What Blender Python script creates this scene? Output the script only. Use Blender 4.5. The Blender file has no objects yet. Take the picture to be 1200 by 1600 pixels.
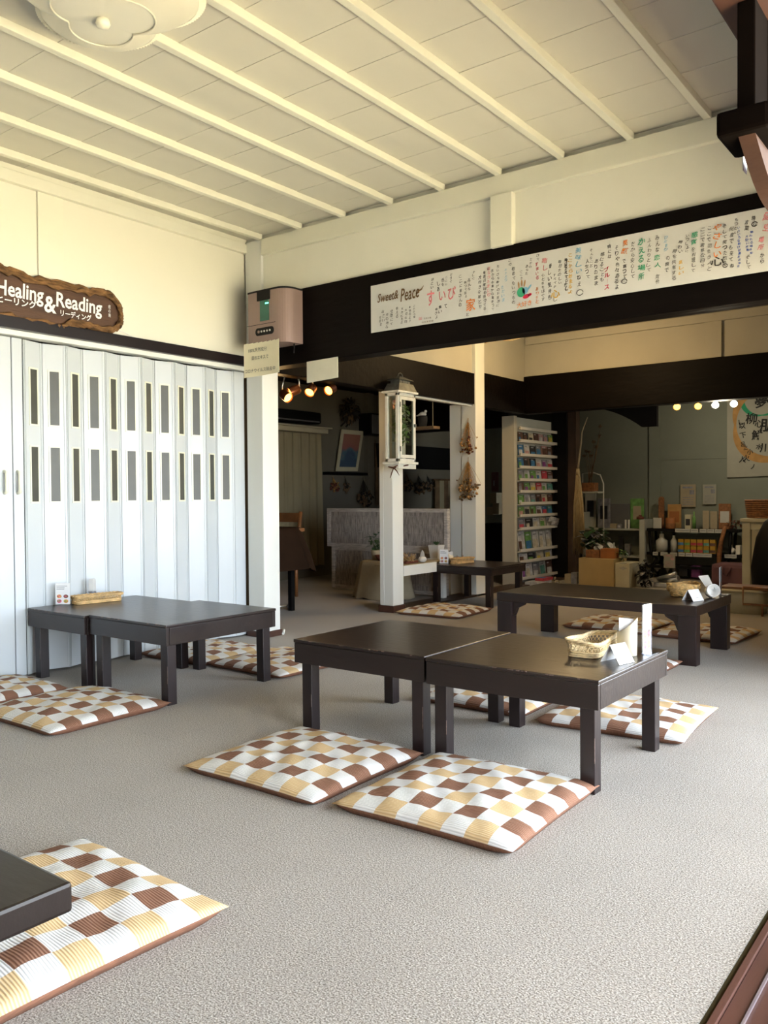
import bpy, bmesh, math, random
from mathutils import Vector, Matrix
random.seed(7)
SC = bpy.context.scene
COL = SC.collection
PI = math.pi
# ------------------------------------------------------------------ camera
CAM = Vector((0, 0, .95))
FPX = 1310.0
yaw, pitch, roll = math.radians(37.25), math.radians(1.14), math.radians(-.41)
c_f = Vector((-math.sin(yaw)*math.cos(pitch), math.cos(yaw)*math.cos(pitch), -math.sin(pitch)))
_r = Vector((math.cos(yaw), math.sin(yaw), 0)); _u = _r.cross(c_f)
c_r = _r*math.cos(roll) + _u*math.sin(roll)
c_u = -_r*math.sin(roll) + _u*math.cos(roll)
cd = bpy.data.cameras.new('camera'); cam = bpy.data.objects.new('camera', cd); COL.objects.link(cam)
cd.sensor_fit = 'HORIZONTAL'; cd.sensor_width = 36; cd.lens = FPX/1200*36; cd.clip_start = .02
cam.matrix_world = Matrix(((c_r.x, c_u.x, -c_f.x, CAM.x), (c_r.y, c_u.y, -c_f.y, CAM.y), (c_r.z, c_u.z, -c_f.z, CAM.z), (0, 0, 0, 1)))
SC.camera = cam
# ------------------------------------------------------------------ daylight and exposure
w = bpy.data.worlds.new('sky'); SC.world = w; w.use_nodes = True
bg = w.node_tree.nodes['Background']; bg.inputs[0].default_value = (.78, .885, 1.0, 1); bg.inputs[1].default_value = 2.6
sl = bpy.data.lights.new('sun', 'SUN'); sun = bpy.data.objects.new('sun', sl); COL.objects.link(sun)
sl.energy = 9.0; sl.angle = .01; sl.color = (1, .93, .80)
sun.rotation_euler = (math.radians(12), math.radians(22), 0)       # high sun: falls on the garden, not past the eaves
pl_ = bpy.data.lights.new('daylight_portal', 'AREA'); po = bpy.data.objects.new('daylight_portal', pl_); COL.objects.link(po)
pl_.shape = 'RECTANGLE'; pl_.size = 2.6; pl_.size_y = 9.5; pl_.cycles.is_portal = True
po.location = (1.45, 1.5, .9); po.rotation_euler = (0, math.radians(90), 0)
vs = SC.view_settings; vs.view_transform = 'Standard'; vs.look = 'None'; vs.gamma = 1; vs.use_curve_mapping = False
vs.exposure = 2.5
SC.cycles.max_bounces = 8; SC.cycles.diffuse_bounces = 2; SC.cycles.glossy_bounces = 4; SC.cycles.transmission_bounces = 6
SC.cycles.caustics_reflective = False; SC.cycles.caustics_refractive = False; SC.cycles.sample_clamp_indirect = 6
SC.cycles.use_denoising = True

# ------------------------------------------------------------------ measuring: a pixel seen on a known plane
def ray(px, py): return c_f + c_r*((px-600)/FPX) - c_u*((py-800)/FPX)
def FL(px, py, z=0.0): d = ray(px, py); return CAM + d*((z-CAM.z)/d.z)
def PX(px, py, X): d = ray(px, py); return CAM + d*((X-CAM.x)/d.x)
def PY(px, py, Y): d = ray(px, py); return CAM + d*((Y-CAM.y)/d.y)
def ZX(x, y, py):                                    # height of a row of the photo above a floor spot
    lo, hi = -1.0, 4.0
    for _ in range(40):
        m = (lo+hi)/2; v = Vector((x, y, m))-CAM
        if 800-FPX*v.dot(c_u)/v.dot(c_f) > py: lo = m
        else: hi = m
    return m

# ------------------------------------------------------------------ materials
MATS = {}
def new_mat(name):
    m = bpy.data.materials.new(name); m.use_nodes = True; MATS[name] = m
    nt = m.node_tree; return m, nt, nt.nodes['Principled BSDF']
def N(nt, t, **kw):
    n = nt.nodes.new(t)
    for k, v in kw.items(): setattr(n, k, v)
    return n
def L(nt, a, b): nt.links.new(a, b)
def coords(nt, scale=(1, 1, 1), kind='Object'):
    tc = N(nt, 'ShaderNodeTexCoord'); mp = N(nt, 'ShaderNodeMapping'); mp.inputs['Scale'].default_value = scale
    if kind == 'World':
        g = N(nt, 'ShaderNodeNewGeometry'); L(nt, g.outputs['Position'], mp.inputs[0])
    else: L(nt, tc.outputs[kind], mp.inputs[0])
    return mp.outputs[0]
def mat(name, col, rough=.6, metal=0, var=.06, nscale=8, bump=0, bscale=60, stretch=(1, 1, 1), spec=.5, emit=None, estr=0, alpha=None, trans=0, coat=0, kind='Object', sheen=0):
    m, nt, b = new_mat(name)
    b.inputs['Roughness'].default_value = rough; b.inputs['Metallic'].default_value = metal
    b.inputs['Specular IOR Level'].default_value = spec; b.inputs['Coat Weight'].default_value = coat
    b.inputs['Transmission Weight'].default_value = trans
    if sheen: b.inputs['Sheen Weight'].default_value = sheen
    v = coords(nt, stretch, kind)
    nz = N(nt, 'ShaderNodeTexNoise'); nz.inputs['Scale'].default_value = nscale; nz.inputs['Detail'].default_value = 5
    L(nt, v, nz.inputs['Vector'])
    cr = N(nt, 'ShaderNodeValToRGB'); e = cr.color_ramp.elements
    e[0].position = .3; e[1].position = .7
    e[0].color = (*[max(0, c*(1-var)) for c in col], 1); e[1].color = (*[min(1, c*(1+var)) for c in col], 1)
    L(nt, nz.outputs['Fac'], cr.inputs[0]); L(nt, cr.outputs[0], b.inputs['Base Color'])
    if bump:
        n2 = N(nt, 'ShaderNodeTexNoise'); n2.inputs['Scale'].default_value = bscale; n2.inputs['Detail'].default_value = 6
        L(nt, v, n2.inputs['Vector'])
        bp = N(nt, 'ShaderNodeBump'); bp.inputs['Strength'].default_value = bump; bp.inputs['Distance'].default_value = .01
        L(nt, n2.outputs['Fac'], bp.inputs['Height']); L(nt, bp.outputs[0], b.inputs['Normal'])
    if emit: b.inputs['Emission Color'].default_value = (*emit, 1); b.inputs['Emission Strength'].default_value = estr
    if alpha is not None: b.inputs['Alpha'].default_value = alpha
    return m
def s2l(r, g, b): return tuple(((c/255+.055)/1.055)**2.4 if c > 10 else c/255/12.92 for c in (r, g, b))

mat('plaster', (.88, .86, .74), .85, var=.025, nscale=3, bump=.35, bscale=14, kind='World')
mat('wall_board', (.86, .83, .70), .55, var=.01, nscale=2, kind='World')
mat('ceiling_board', (.73, .70, .59), .7, var=.025, nscale=5, stretch=(1, .3, 1), bump=.1, bscale=30, kind='World')
mat('cream_trim', (.86, .84, .70), .5, var=.015, bump=.05, bscale=40, kind='World')
mat('white_post', (.84, .84, .78), .45, var=.02, nscale=6, stretch=(1, 1, .2), bump=.12, bscale=25, kind='World')
mat('door_plastic', (.60, .63, .64), .38, var=.012, nscale=4, kind='World')
mat('lite_frame', (.85, .83, .66), .4)
mat('lite_pane', (.075, .075, .062), .45, var=.1)
mat('dark_beam', (.0036, .0021, .0016), .5, var=.35, nscale=5, stretch=(.25, 1, 1), bump=.25, bscale=25, kind='World', spec=.07)
mat('dark_rail', (.009, .004, .005), .35, var=.2, kind='World')
mat('table_wood', (.017, .0095, .008), .30, var=.30, nscale=7, stretch=(.2, 1.4, 1), bump=.10, bscale=45, spec=.5)
mat('worn_edge', (.16, .11, .09), .6, var=.5, nscale=60)
mat('brown_wood', (.075, .030, .018), .55, var=.2, nscale=6, stretch=(2, .2, 2), kind='World', bump=.1)
mat('sill_wood', (.085, .034, .022), .45, var=.2, nscale=6, stretch=(2, .2, 2), kind='World', bump=.1, spec=.2); mat('sill_gap_shade', (.05, .038, .015), .95, spec=.05)
mat('sill_metal', (.50, .42, .45), .35, metal=.8)
mat('dark_floor_wood', (.055, .03, .018), .45, var=.25, nscale=5, stretch=(2, .3, 1), kind='World')
mat('garden', (.62, .545, .375), .95, var=.25, nscale=2, kind='World')
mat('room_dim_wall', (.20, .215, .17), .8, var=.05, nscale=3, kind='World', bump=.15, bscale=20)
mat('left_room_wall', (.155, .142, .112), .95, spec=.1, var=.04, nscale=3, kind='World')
mat('black', (.004, .0035, .0035), .6, spec=.15)
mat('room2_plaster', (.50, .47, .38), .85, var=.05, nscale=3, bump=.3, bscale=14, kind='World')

def thin_glass(name, tint, refl=.10):
    m, nt, b = new_mat(name); nt.nodes.remove(b); out = nt.nodes['Material Output']
    tr = N(nt, 'ShaderNodeBsdfTransparent'); tr.inputs[0].default_value = (*tint, 1)
    gl = N(nt, 'ShaderNodeBsdfGlossy'); gl.inputs['Roughness'].default_value = .04
    lw = N(nt, 'ShaderNodeLayerWeight'); lw.inputs[0].default_value = .25
    mr = N(nt, 'ShaderNodeMapRange'); mr.inputs[3].default_value = refl*.4; mr.inputs[4].default_value = .75; L(nt, lw.outputs['Facing'], mr.inputs[0])
    mx = N(nt, 'ShaderNodeMixShader'); L(nt, mr.outputs[0], mx.inputs[0]); L(nt, tr.outputs[0], mx.inputs[1]); L(nt, gl.outputs[0], mx.inputs[2]); L(nt, mx.outputs[0], out.inputs[0])
def carpet():
    m, nt, b = new_mat('carpet'); b.inputs['Roughness'].default_value = .95; b.inputs['Specular IOR Level'].default_value = .12
    b.inputs['Sheen Weight'].default_value = .15
    v = coords(nt, (1, 1, 1), 'World')
    n1 = N(nt, 'ShaderNodeTexNoise'); n1.inputs['Scale'].default_value = 240; n1.inputs['Detail'].default_value = 3; L(nt, v, n1.inputs[0])
    n2 = N(nt, 'ShaderNodeTexNoise'); n2.inputs['Scale'].default_value = 1.7; n2.inputs['Detail'].default_value = 4; L(nt, v, n2.inputs[0])
    cr = N(nt, 'ShaderNodeValToRGB'); e = cr.color_ramp.elements; e[0].position = .36; e[1].position = .64
    e[0].color = (.165, .137, .105, 1); e[1].color = (.52, .465, .393, 1); L(nt, n1.outputs['Fac'], cr.inputs[0])
    m2 = N(nt, 'ShaderNodeMixRGB', blend_type='MULTIPLY'); m2.inputs[0].default_value = .35
    c2 = N(nt, 'ShaderNodeValToRGB'); c2.color_ramp.elements[0].color = (.72, .70, .66, 1); c2.color_ramp.elements[1].color = (1, 1, 1, 1)
    c2.color_ramp.elements[0].position = .35; c2.color_ramp.elements[1].position = .65
    L(nt, n2.outputs['Fac'], c2.inputs[0]); L(nt, cr.outputs[0], m2.inputs[1]); L(nt, c2.outputs[0], m2.inputs[2])
    br = N(nt, 'ShaderNodeTexBrick'); br.offset = 0; br.inputs['Scale'].default_value = 1; br.inputs['Brick Width'].default_value = .5
    br.inputs['Row Height'].default_value = .5; br.inputs['Mortar Size'].default_value = .0022; br.inputs['Mortar Smooth'].default_value = .6
    br.inputs['Color1'].default_value = (1, 1, 1, 1); br.inputs['Color2'].default_value = (.97, .97, .97, 1); br.inputs['Mortar'].default_value = (.55, .53, .5, 1)
    mp = N(nt, 'ShaderNodeMapping'); mp.inputs['Location'].default_value = (.17, .42, 0); L(nt, v, mp.inputs[0]); L(nt, mp.outputs[0], br.inputs[0])
    m3 = N(nt, 'ShaderNodeMixRGB', blend_type='MULTIPLY'); m3.inputs[0].default_value = .28
    L(nt, m2.outputs[0], m3.inputs[1]); L(nt, br.outputs['Color'], m3.inputs[2]); L(nt, m3.outputs[0], b.inputs['Base Color'])
    bp = N(nt, 'ShaderNodeBump'); bp.inputs['Strength'].default_value = .5; bp.inputs['Distance'].default_value = .004
    n3 = N(nt, 'ShaderNodeTexNoise'); n3.inputs['Scale'].default_value = 260; n3.inputs['Detail'].default_value = 2; L(nt, v, n3.inputs[0])
    L(nt, n3.outputs['Fac'], bp.inputs['Height']); L(nt, bp.outputs[0], b.inputs['Normal'])
carpet()

def cushion_mat(name, axis):
    m, nt, b = new_mat(name); b.inputs['Roughness'].default_value = .85; b.inputs['Specular IOR Level'].default_value = .2
    uv = N(nt, 'ShaderNodeUVMap'); sp = N(nt, 'ShaderNodeSeparateXYZ'); L(nt, uv.outputs[0], sp.inputs[0])
    def mth(op, a, bval=None, link=None):
        n = N(nt, 'ShaderNodeMath', operation=op)
        L(nt, a, n.inputs[0])
        if link is not None: L(nt, link, n.inputs[1])
        elif bval is not None: n.inputs[1].default_value = bval
        return n.outputs[0]
    i = mth('FLOOR', mth('MULTIPLY', sp.outputs[0], 8)); j = mth('FLOOR', mth('MULTIPLY', sp.outputs[1], 8))
    oi = mth('MODULO', i, 2); oj = mth('MODULO', j, 2)
    both = mth('MULTIPLY', oi, link=oj)                                  # odd, odd: brown
    none = mth('MULTIPLY', mth('SUBTRACT', oi, 1), link=mth('SUBTRACT', oj, 1))  # even, even: tan
    s = mth('SINE', mth('MULTIPLY', sp.outputs[axis], 2*PI*88))
    s01 = mth('MULTIPLY', mth('ADD', s, 1), .5)
    nz = N(nt, 'ShaderNodeTexNoise'); nz.inputs['Scale'].default_value = 14
    mpp = N(nt, 'ShaderNodeMapping'); mpp.inputs['Scale'].default_value = (1, 12, 1) if axis == 1 else (12, 1, 1)
    L(nt, uv.outputs[0], mpp.inputs[0]); L(nt, mpp.outputs[0], nz.inputs[0])
    st = mth('MULTIPLY', s01, link=mth('MULTIPLY', nz.outputs['Fac'], 1.5))
    def two(a, bb):
        mx = N(nt, 'ShaderNodeMixRGB'); mx.inputs[1].default_value = (*a, 1); mx.inputs[2].default_value = (*bb, 1); L(nt, st, mx.inputs[0]); return mx.outputs[0]
    cw = two((.80, .785, .75), (.60, .585, .56)); ct = two((.60, .40, .19), (.74, .57, .34)); cb = two((.175, .075, .042), (.36, .20, .13))
    m1 = N(nt, 'ShaderNodeMixRGB'); L(nt, none, m1.inputs[0]); L(nt, cw, m1.inputs[1]); L(nt, ct, m1.inputs[2])
    m2 = N(nt, 'ShaderNodeMixRGB'); L(nt, both, m2.inputs[0]); L(nt, m1.outputs[0], m2.inputs[1]); L(nt, cb, m2.inputs[2])
    L(nt, m2.outputs[0], b.inputs['Base Color'])
    bp = N(nt, 'ShaderNodeBump'); bp.inputs['Strength'].default_value = .5; bp.inputs['Distance'].default_value = .003
    L(nt, s01, bp.inputs['Height']); L(nt, bp.outputs[0], b.inputs['Normal'])
cushion_mat('cushion_check_across', 1); cushion_mat('cushion_check_along', 0)
mat('cushion_brown', (.20, .085, .045), .85, var=.25, nscale=40, stretch=(8, 1, 1))

# ------------------------------------------------------------------ mesh builder
class M:
    def __init__(s): s.bm = bmesh.new()
    def _faces(s, vs, mi=0, smooth=False):
        for f in {f for v in vs for f in v.link_faces}: f.material_index = mi; f.smooth = smooth
    def box(s, x0, x1, y0, y1, z0, z1, bev=0, mi=0, R=None):
        t = bmesh.new(); bmesh.ops.create_cube(t, size=1)
        for v in t.verts: v.co = Vector(((x0+x1)/2+v.co.x*(x1-x0), (y0+y1)/2+v.co.y*(y1-y0), (z0+z1)/2+v.co.z*(z1-z0)))
        if bev: bmesh.ops.bevel(t, geom=t.edges[:], offset=bev, segments=2, affect='EDGES', profile=.6)
        if R is not None:
            for v in t.verts: v.co = R @ v.co
        s.merge(t, mi); return s
    def merge(s, t, mi=0, smooth=None):
        mp = {}
        for v in t.verts: mp[v] = s.bm.verts.new(v.co)
        for f in t.faces:
            try: n = s.bm.faces.new([mp[v] for v in f.verts])
            except ValueError: continue
            n.material_index = mi; n.smooth = f.smooth if smooth is None else smooth
        t.free()
    def cyl(s, p0, p1, r0, r1=None, n=14, mi=0, cap=True, smooth=True):
        return s.tube([p0, p1], [r0, r0 if r1 is None else r1], n, mi, cap, smooth)
    def tube(s, pts, r, n=8, mi=0, cap=True, smooth=True, closed=False):
        pts = [Vector(p) for p in pts]; k = len(pts); rs = r if isinstance(r, (list, tuple)) else [r]*k
        rings = []; ref = None
        for a in range(k):
            if closed: d = pts[(a+1) % k]-pts[a-1]
            else: d = pts[min(a+1, k-1)]-pts[max(a-1, 0)]
            if d.length < 1e-9: d = Vector((0, 0, 1))
            d.normalize()
            if ref is None: ref = Vector((0, 0, 1)) if abs(d.z) < .9 else Vector((1, 0, 0))
            x = ref - d*ref.dot(d)
            if x.length < 1e-6: x = Vector((1, 0, 0))-d*d.x
            x.normalize(); ref = x; y = d.cross(x)
            rings.append([s.bm.verts.new(pts[a]+(x*math.cos(2*PI*q/n)+y*math.sin(2*PI*q/n))*rs[a]) for q in range(n)])
        for a in range(k if closed else k-1):
            A, B = rings[a], rings[(a+1) % k]
            for q in range(n):
                f = s.bm.faces.new((A[q], A[(q+1) % n], B[(q+1) % n], B[q])); f.material_index = mi; f.smooth = smooth
        if cap and not closed:
            f = s.bm.faces.new(rings[0][::-1]); f.material_index = mi
            f = s.bm.faces.new(rings[-1]); f.material_index = mi
        return s
    def lathe(s, prof, c=(0, 0, 0), n=24, mi=0, smooth=True, R=None):
        c = Vector(c); rings = []
        for r, z in prof:
            ring = []
            for q in range(n):
                p = Vector((max(r, 1e-4)*math.cos(2*PI*q/n), max(r, 1e-4)*math.sin(2*PI*q/n), z))
                if R is not None: p = R @ p
                ring.append(s.bm.verts.new(c+p))
            rings.append(ring)
        for A, B in zip(rings, rings[1:]):
            for q in range(n):
                f = s.bm.faces.new((A[q], A[(q+1) % n], B[(q+1) % n], B[q])); f.material_index = mi; f.smooth = smooth
        for rg, rev in ((rings[0], True), (rings[-1], False)):
            f = s.bm.faces.new(rg[::-1] if rev else rg); f.material_index = mi
        return s
    def ball(s, c, r, sub=2, mi=0, sc=(1, 1, 1), jit=0):
        t = bmesh.new(); bmesh.ops.create_icosphere(t, subdivisions=sub, radius=1)
        for v in t.verts:
            k = r*(1+random.uniform(-jit, jit)); v.co = Vector((c[0]+v.co.x*k*sc[0], c[1]+v.co.y*k*sc[1], c[2]+v.co.z*k*sc[2]))
        for f in t.faces: f.smooth = True
        s.merge(t, mi); return s
    def face(s, pts, mi=0, smooth=False):
        f = s.bm.faces.new([s.bm.verts.new(Vector(p)) for p in pts]); f.material_index = mi; f.smooth = smooth; return s
    def slab(s, outline, ext, mi=0):
        """outline: list of 3-D points in order; ext: vector of thickness"""
        e = Vector(ext); a = [s.bm.verts.new(Vector(p)) for p in outline]; b = [s.bm.verts.new(Vector(p)+e) for p in outline]
        n = len(a)
        for fs in [a[::-1], b] + [[a[q], a[(q+1) % n], b[(q+1) % n], b[q]] for q in range(n)]:
            f = s.bm.faces.new(fs); f.material_index = mi
        return s
    def leaf(s, p, d, length, width, mi=0, droop=.3, up=None):
        d = Vector(d).normalized(); side = d.cross(Vector((0, 0, 1)))
        if side.length < .05: side = Vector((1, 0, 0))
        side.normalize(); p = Vector(p); nrm = side.cross(d)
        L0 = p; prev = None
        cols = []
        for k, (t, wd) in enumerate(((0, .12), (.3, .8), (.6, 1), (.85, .6), (1, .02))):
            c = L0 + d*length*t + Vector((0, 0, -droop*length*t*t)); cols.append((c-side*width*wd/2+nrm*.12*width*wd, c, c+side*width*wd/2+nrm*.12*width*wd))
        vs = [[s.bm.verts.new(q) for q in c] for c in cols]
        for A, B in zip(vs, vs[1:]):
            for q in (0, 1):
                f = s.bm.faces.new((A[q], A[q+1], B[q+1], B[q])); f.material_index = mi; f.smooth = True
        return s

WM = {}
def build(name, m, mats, parent=None, local=False):
    """link the builder as ONE mesh object; coordinates are world unless local"""
    me = bpy.data.meshes.new(name); m.bm.normal_update()
    if not local:
        bmesh.ops.recalc_face_normals(m.bm, faces=m.bm.faces[:])
    m.bm.to_mesh(me); m.bm.free()
    for k in ([mats] if isinstance(mats, str) else mats): me.materials.append(MATS[k])
    o = bpy.data.objects.new(name, me); COL.objects.link(o)
    if parent is not None:
        o.parent = parent
        if not local: me.transform(WM[parent].inverted())
        WM[o] = WM[parent].copy()
    elif not local:
        vs = [v.co for v in me.vertices]
        c = Vector(((min(v.x for v in vs)+max(v.x for v in vs))/2, (min(v.y for v in vs)+max(v.y for v in vs))/2, min(v.z for v in vs)))
        me.transform(Matrix.Translation(-c)); o.location = c; WM[o] = Matrix.Translation(c)
    else: WM[o] = Matrix.Identity(4)
    return o
def tag(o, label=None, cat=None, group=None, kind=None):
    if label: o['label'] = label
    if cat: o['category'] = cat
    if group: o['group'] = group
    if kind: o['kind'] = kind
    return o
def thing(name, label, cat, loc=(0, 0, 0), rz=0, group=None):
    o = bpy.data.objects.new(name, None); COL.objects.link(o); o.empty_display_size = .1
    o.location = loc; o.rotation_euler = (0, 0, rz); WM[o] = Matrix.Translation(Vector(loc)) @ Matrix.Rotation(rz, 4, 'Z')
    return tag(o, label, cat, group)
def struct(name, m, mats, parent=None):
    o = build(name, m, mats, parent)
    if parent is None: o['kind'] = 'structure'
    return o
def dup(root, loc, rz, label, group=None):
    def rec(o, par):
        c = o.copy(); COL.objects.link(c)
        if par is not None: c.parent = par
        for ch in o.children: rec(ch, c)
        return c
    r = rec(root, None); r.location = loc; r.rotation_euler = (0, 0, rz); r['label'] = label
    if group: r['group'] = group
    WM[r] = Matrix.Translation(Vector(loc)) @ Matrix.Rotation(rz, 4, 'Z')
    return r

# ------------------------------------------------------------------ writing
def text_bm(s, height, origin, xdir, ydir, thick=.0006, bold=0.0, shear=0, align='CENTER', line=1.0, mono_w=None):
    cu = bpy.data.curves.new('t', 'FONT'); cu.body = s; cu.size = 1; cu.align_x = align; cu.align_y = 'CENTER'; cu.space_line = line
    cu.extrude = 0; cu.offset = bold; cu.shear = shear; cu.resolution_u = 2
    o = bpy.data.objects.new('t', cu); COL.objects.link(o)
    dg = bpy.context.evaluated_depsgraph_get(); me = bpy.data.meshes.new_from_object(o.evaluated_get(dg))
    t = bmesh.new(); t.from_mesh(me)
    bpy.data.objects.remove(o); bpy.data.meshes.remove(me); bpy.data.curves.remove(cu)
    if not t.verts: return t
    xs = [v.co.x for v in t.verts]; ys = [v.co.y for v in t.verts]
    cx, cy = (min(xs)+max(xs))/2, (min(ys)+max(ys))/2; k = height/max(1e-6, max(ys)-min(ys))
    X = Vector(xdir); Y = Vector(ydir); Z = X.cross(Y); O = Vector(origin)
    for v in t.verts: v.co = O + X*((v.co.x-cx)*k) + Y*((v.co.y-cy)*k) + Z*thick
    return t
def write(m, s, height, origin, xdir, ydir, mi=0, width=None, **kw):
    t = text_bm(s, height, origin, xdir, ydir, **kw)
    if width:
        X = Vector(xdir); O = Vector(origin); q = [(v.co-O).dot(X) for v in t.verts]
        if q:
            k = width/(max(q)-min(q))
            for v in t.verts: d = (v.co-O).dot(X); v.co += X*(d*k-d)
    m.merge(t, mi, False)
# ================================================================== THE SETTING
XW = -4.22            # middle of the left wall line
YB = 3.97             # face of the big beam
# floor
struct('floor', M().box(-6.7, -.455, -3.0, 11.0, -.06, 0), 'carpet')
# threshold with rails and the veranda beyond it
struct('trim_1', M().box(-.441, -.4278, -3, 6.2, -.06, .006, .001).box(-.4262, -.394, -3, 6.2, -.06, -.001).box(-.3935, -.30, -3, 6.2, -.06, -.002), ['sill_wood'])
struct('trim_41', M().box(-.4548, -.4412, -3, 6.2, -.06, -.003), 'sill_gap_shade')  # dark olive strip, painted in for the shade of the sill gap
struct('trim_2', M().box(-.3925, -.388, -3, 6.2, -.0015, .004).box(-.350, -.345, -3, 6.2, -.0015, .004), ['sill_metal'])
struct('floor_veranda', M().box(-.298, .9, -3, 6.2, -.08, -.01), 'brown_wood')
struct('ground', M().box(.9, 16, -14, 20, -.55, -.45), 'garden')
# ceilings: lapped boards over battens
cb = M(); y = -2.9+.165
while y < YB-.01:
    y1 = min(y+.288, YB+.06)
    cb.slab([(-4.4, y, 2.682), (-.2, y, 2.682), (-.2, y1, 2.6842), (-4.4, y1, 2.6842)], (0, 0, .02)); y += .285
struct('ceiling', cb, 'ceiling_board')
n = 2
for k in range(-1, 10):
    xb = -3.672+.3605*k
    n += 1; struct('trim_%d' % n, M().box(xb-.017, xb+.017, -2.9, YB, 2.650, 2.6845, .003), 'cream_trim')
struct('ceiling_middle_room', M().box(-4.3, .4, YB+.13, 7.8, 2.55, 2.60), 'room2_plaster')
struct('ceiling_left_room', M().box(-6.7, -4.24, 3.9, 11.0, 2.24, 2.42), 'dark_beam')
struct('ceiling_shop', M().box(-4.24, .5, 7.9, 11.0, 2.34, 2.38), 'dark_beam')
struct('roof_eaves', M().box(-.5, 1.5, -3.2, 6.4, 2.40, 2.46), 'brown_wood')
# left wall above the folding door
struct('wall_left', M().box(-4.30, -4.20, -3.0, 3.99, 1.815, 2.75), 'wall_board')
struct('trim_14', M().box(-4.20, -4.165, -3.0, 3.99, 2.585, 2.648, .004).box(-4.20, -4.185, -3, 3.99, 2.648, 2.682), 'cream_trim')
struct('trim_15', M().box(-4.205, -4.135, -3.0, 3.972, 1.822, 1.885, .003), 'dark_rail')
struct('trim_16', M().box(-4.20, -4.188, 2.475, 2.625, 1.89, 2.585, .002), 'cream_trim')
# white wall over the beam, with its short strut and crown
struct('wall_beam', M().box(-4.20, .4, YB+.02, YB+.12, 2.25, 2.70), 'plaster')
struct('trim_17', M().box(-4.02, .4, YB-.012, YB+.03, 2.545, 2.652, .004), 'cream_trim')
struct('trim_18', M().box(-2.275, -2.145, YB-.022, YB+.03, 2.27, 2.546, .004), 'cream_trim')
struct('trim_19', M().box(-4.02, .4, YB, YB+.13, 1.80, 2.275, .006), 'dark_beam')
# posts along the line between the rooms
struct('trim_20', M().box(-4.18, -4.03, 3.97, 4.12, 0, 2.66, .006), 'white_post')
struct('trim_21', M().box(-4.165, -4.03, 5.415, 5.56, .055, 1.80, .006).box(-4.127, -4.122, 5.4125, 5.416, .06, 1.3), 'white_post')
struct('trim_22', M().box(-4.19, -4.035, 6.72, 6.885, .0, 2.5, .005).box(-4.33, -4.20, 6.735, 6.86, .0, 1.80, .004), 'white_post')
struct('trim_23', M().box(-4.175, -4.02, 5.405, 5.57, 0, .055, .004), 'brown_wood')
struct('trim_24', M().box(-4.19, -4.02, 3.96, 4.13, -.01, .04, .004).box(-4.5, -4.20, 3.99, 4.12, .0, .045, .003), 'brown_wood')
struct('trim_25', M().box(-4.24, -4.035, 5.575, 9.4, -.01, .018), 'dark_floor_wood')
struct('trim_26', M().box(-4.15, -4.045, 4.12, 6.72, 1.79, 2.075, .005), 'dark_beam')
struct('trim_27', M().box(-4.15, -4.045, 6.885, 7.76, 1.775, 2.10, .005), 'dark_beam')
struct('trim_28', M().box(-4.13, -4.075, 5.56, 6.73, 1.772, 1.789), 'white_post')
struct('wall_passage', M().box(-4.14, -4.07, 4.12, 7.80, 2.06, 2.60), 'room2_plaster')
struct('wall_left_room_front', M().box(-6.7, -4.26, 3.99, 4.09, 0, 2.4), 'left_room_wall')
# back beam and wall of the middle room
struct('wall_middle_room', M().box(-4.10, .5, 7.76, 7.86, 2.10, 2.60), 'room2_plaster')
struct('trim_29', M().box(-4.10, .5, 7.735, 7.88, 1.775, 2.155, .006), 'dark_beam')
struct('trim_30', M().box(-4.05, .4, 7.73, 7.765, 2.475, 2.55, .004), 'room2_plaster')
struct('trim_31', M().box(-2.265, -2.12, 7.735, 7.765, 2.155, 2.475, .004), 'room2_plaster')
# dark posts and the curved valance at the shop opening
struct('trim_32', M().box(-4.19, -4.03, 8.66, 8.80, 0, 2.36, .004), 'black')
struct('trim_33', M().box(-4.028, -3.925, 8.68, 8.78, 0, 2.36, .004), 'dark_floor_wood')
va = M(); pts = [(-3.925, 2.36), (-3.925, 1.868)]
for a in range(0, 13):
    t = a/12; pts.append((-3.90+.71*t, 1.868+.028*math.sin(min(1, t*2.2)*PI*.5)-.245*t**2.2))
pts += [(-3.03, 1.650), (-3.03, 2.36)]
va.slab([(x, 8.69, z) for x, z in pts], (0, .05, 0)); struct('trim_34', va, 'black')
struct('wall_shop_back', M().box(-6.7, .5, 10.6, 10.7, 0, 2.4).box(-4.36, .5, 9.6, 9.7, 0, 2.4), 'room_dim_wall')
struct('trim_35', M().box(-3.43, -3.30, 9.575, 9.60, 0, 2.34, .003).box(-3.30, -.9, 9.59, 9.60, 1.33, 1.345), 'room_dim_wall')
struct('wall_shop_side', M().box(-4.42, -4.34, 7.9, 9.6, 0, 2.4), 'black')
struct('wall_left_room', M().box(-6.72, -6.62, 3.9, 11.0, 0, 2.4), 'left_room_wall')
struct('trim_36', M().box(-6.62, -6.55, 8.30, 8.42, 0, 2.38, .003), 'left_room_wall')
struct('trim_37', M().box(-6.62, -6.585, 8.45, 10.6, 1.31, 1.62, .003), 'black')
struct('trim_38', M().box(-6.3, -4.36, 8.3, 8.42, 1.705, 2.38, .003), 'dark_beam')
struct('trim_39', M().box(-6.62, -4.4, 10.56, 10.60, 1.0, 1.06, .003).box(-6.62, -4.4, 10.57, 10.6, 1.24, 1.26), 'room_dim_wall')
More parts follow.
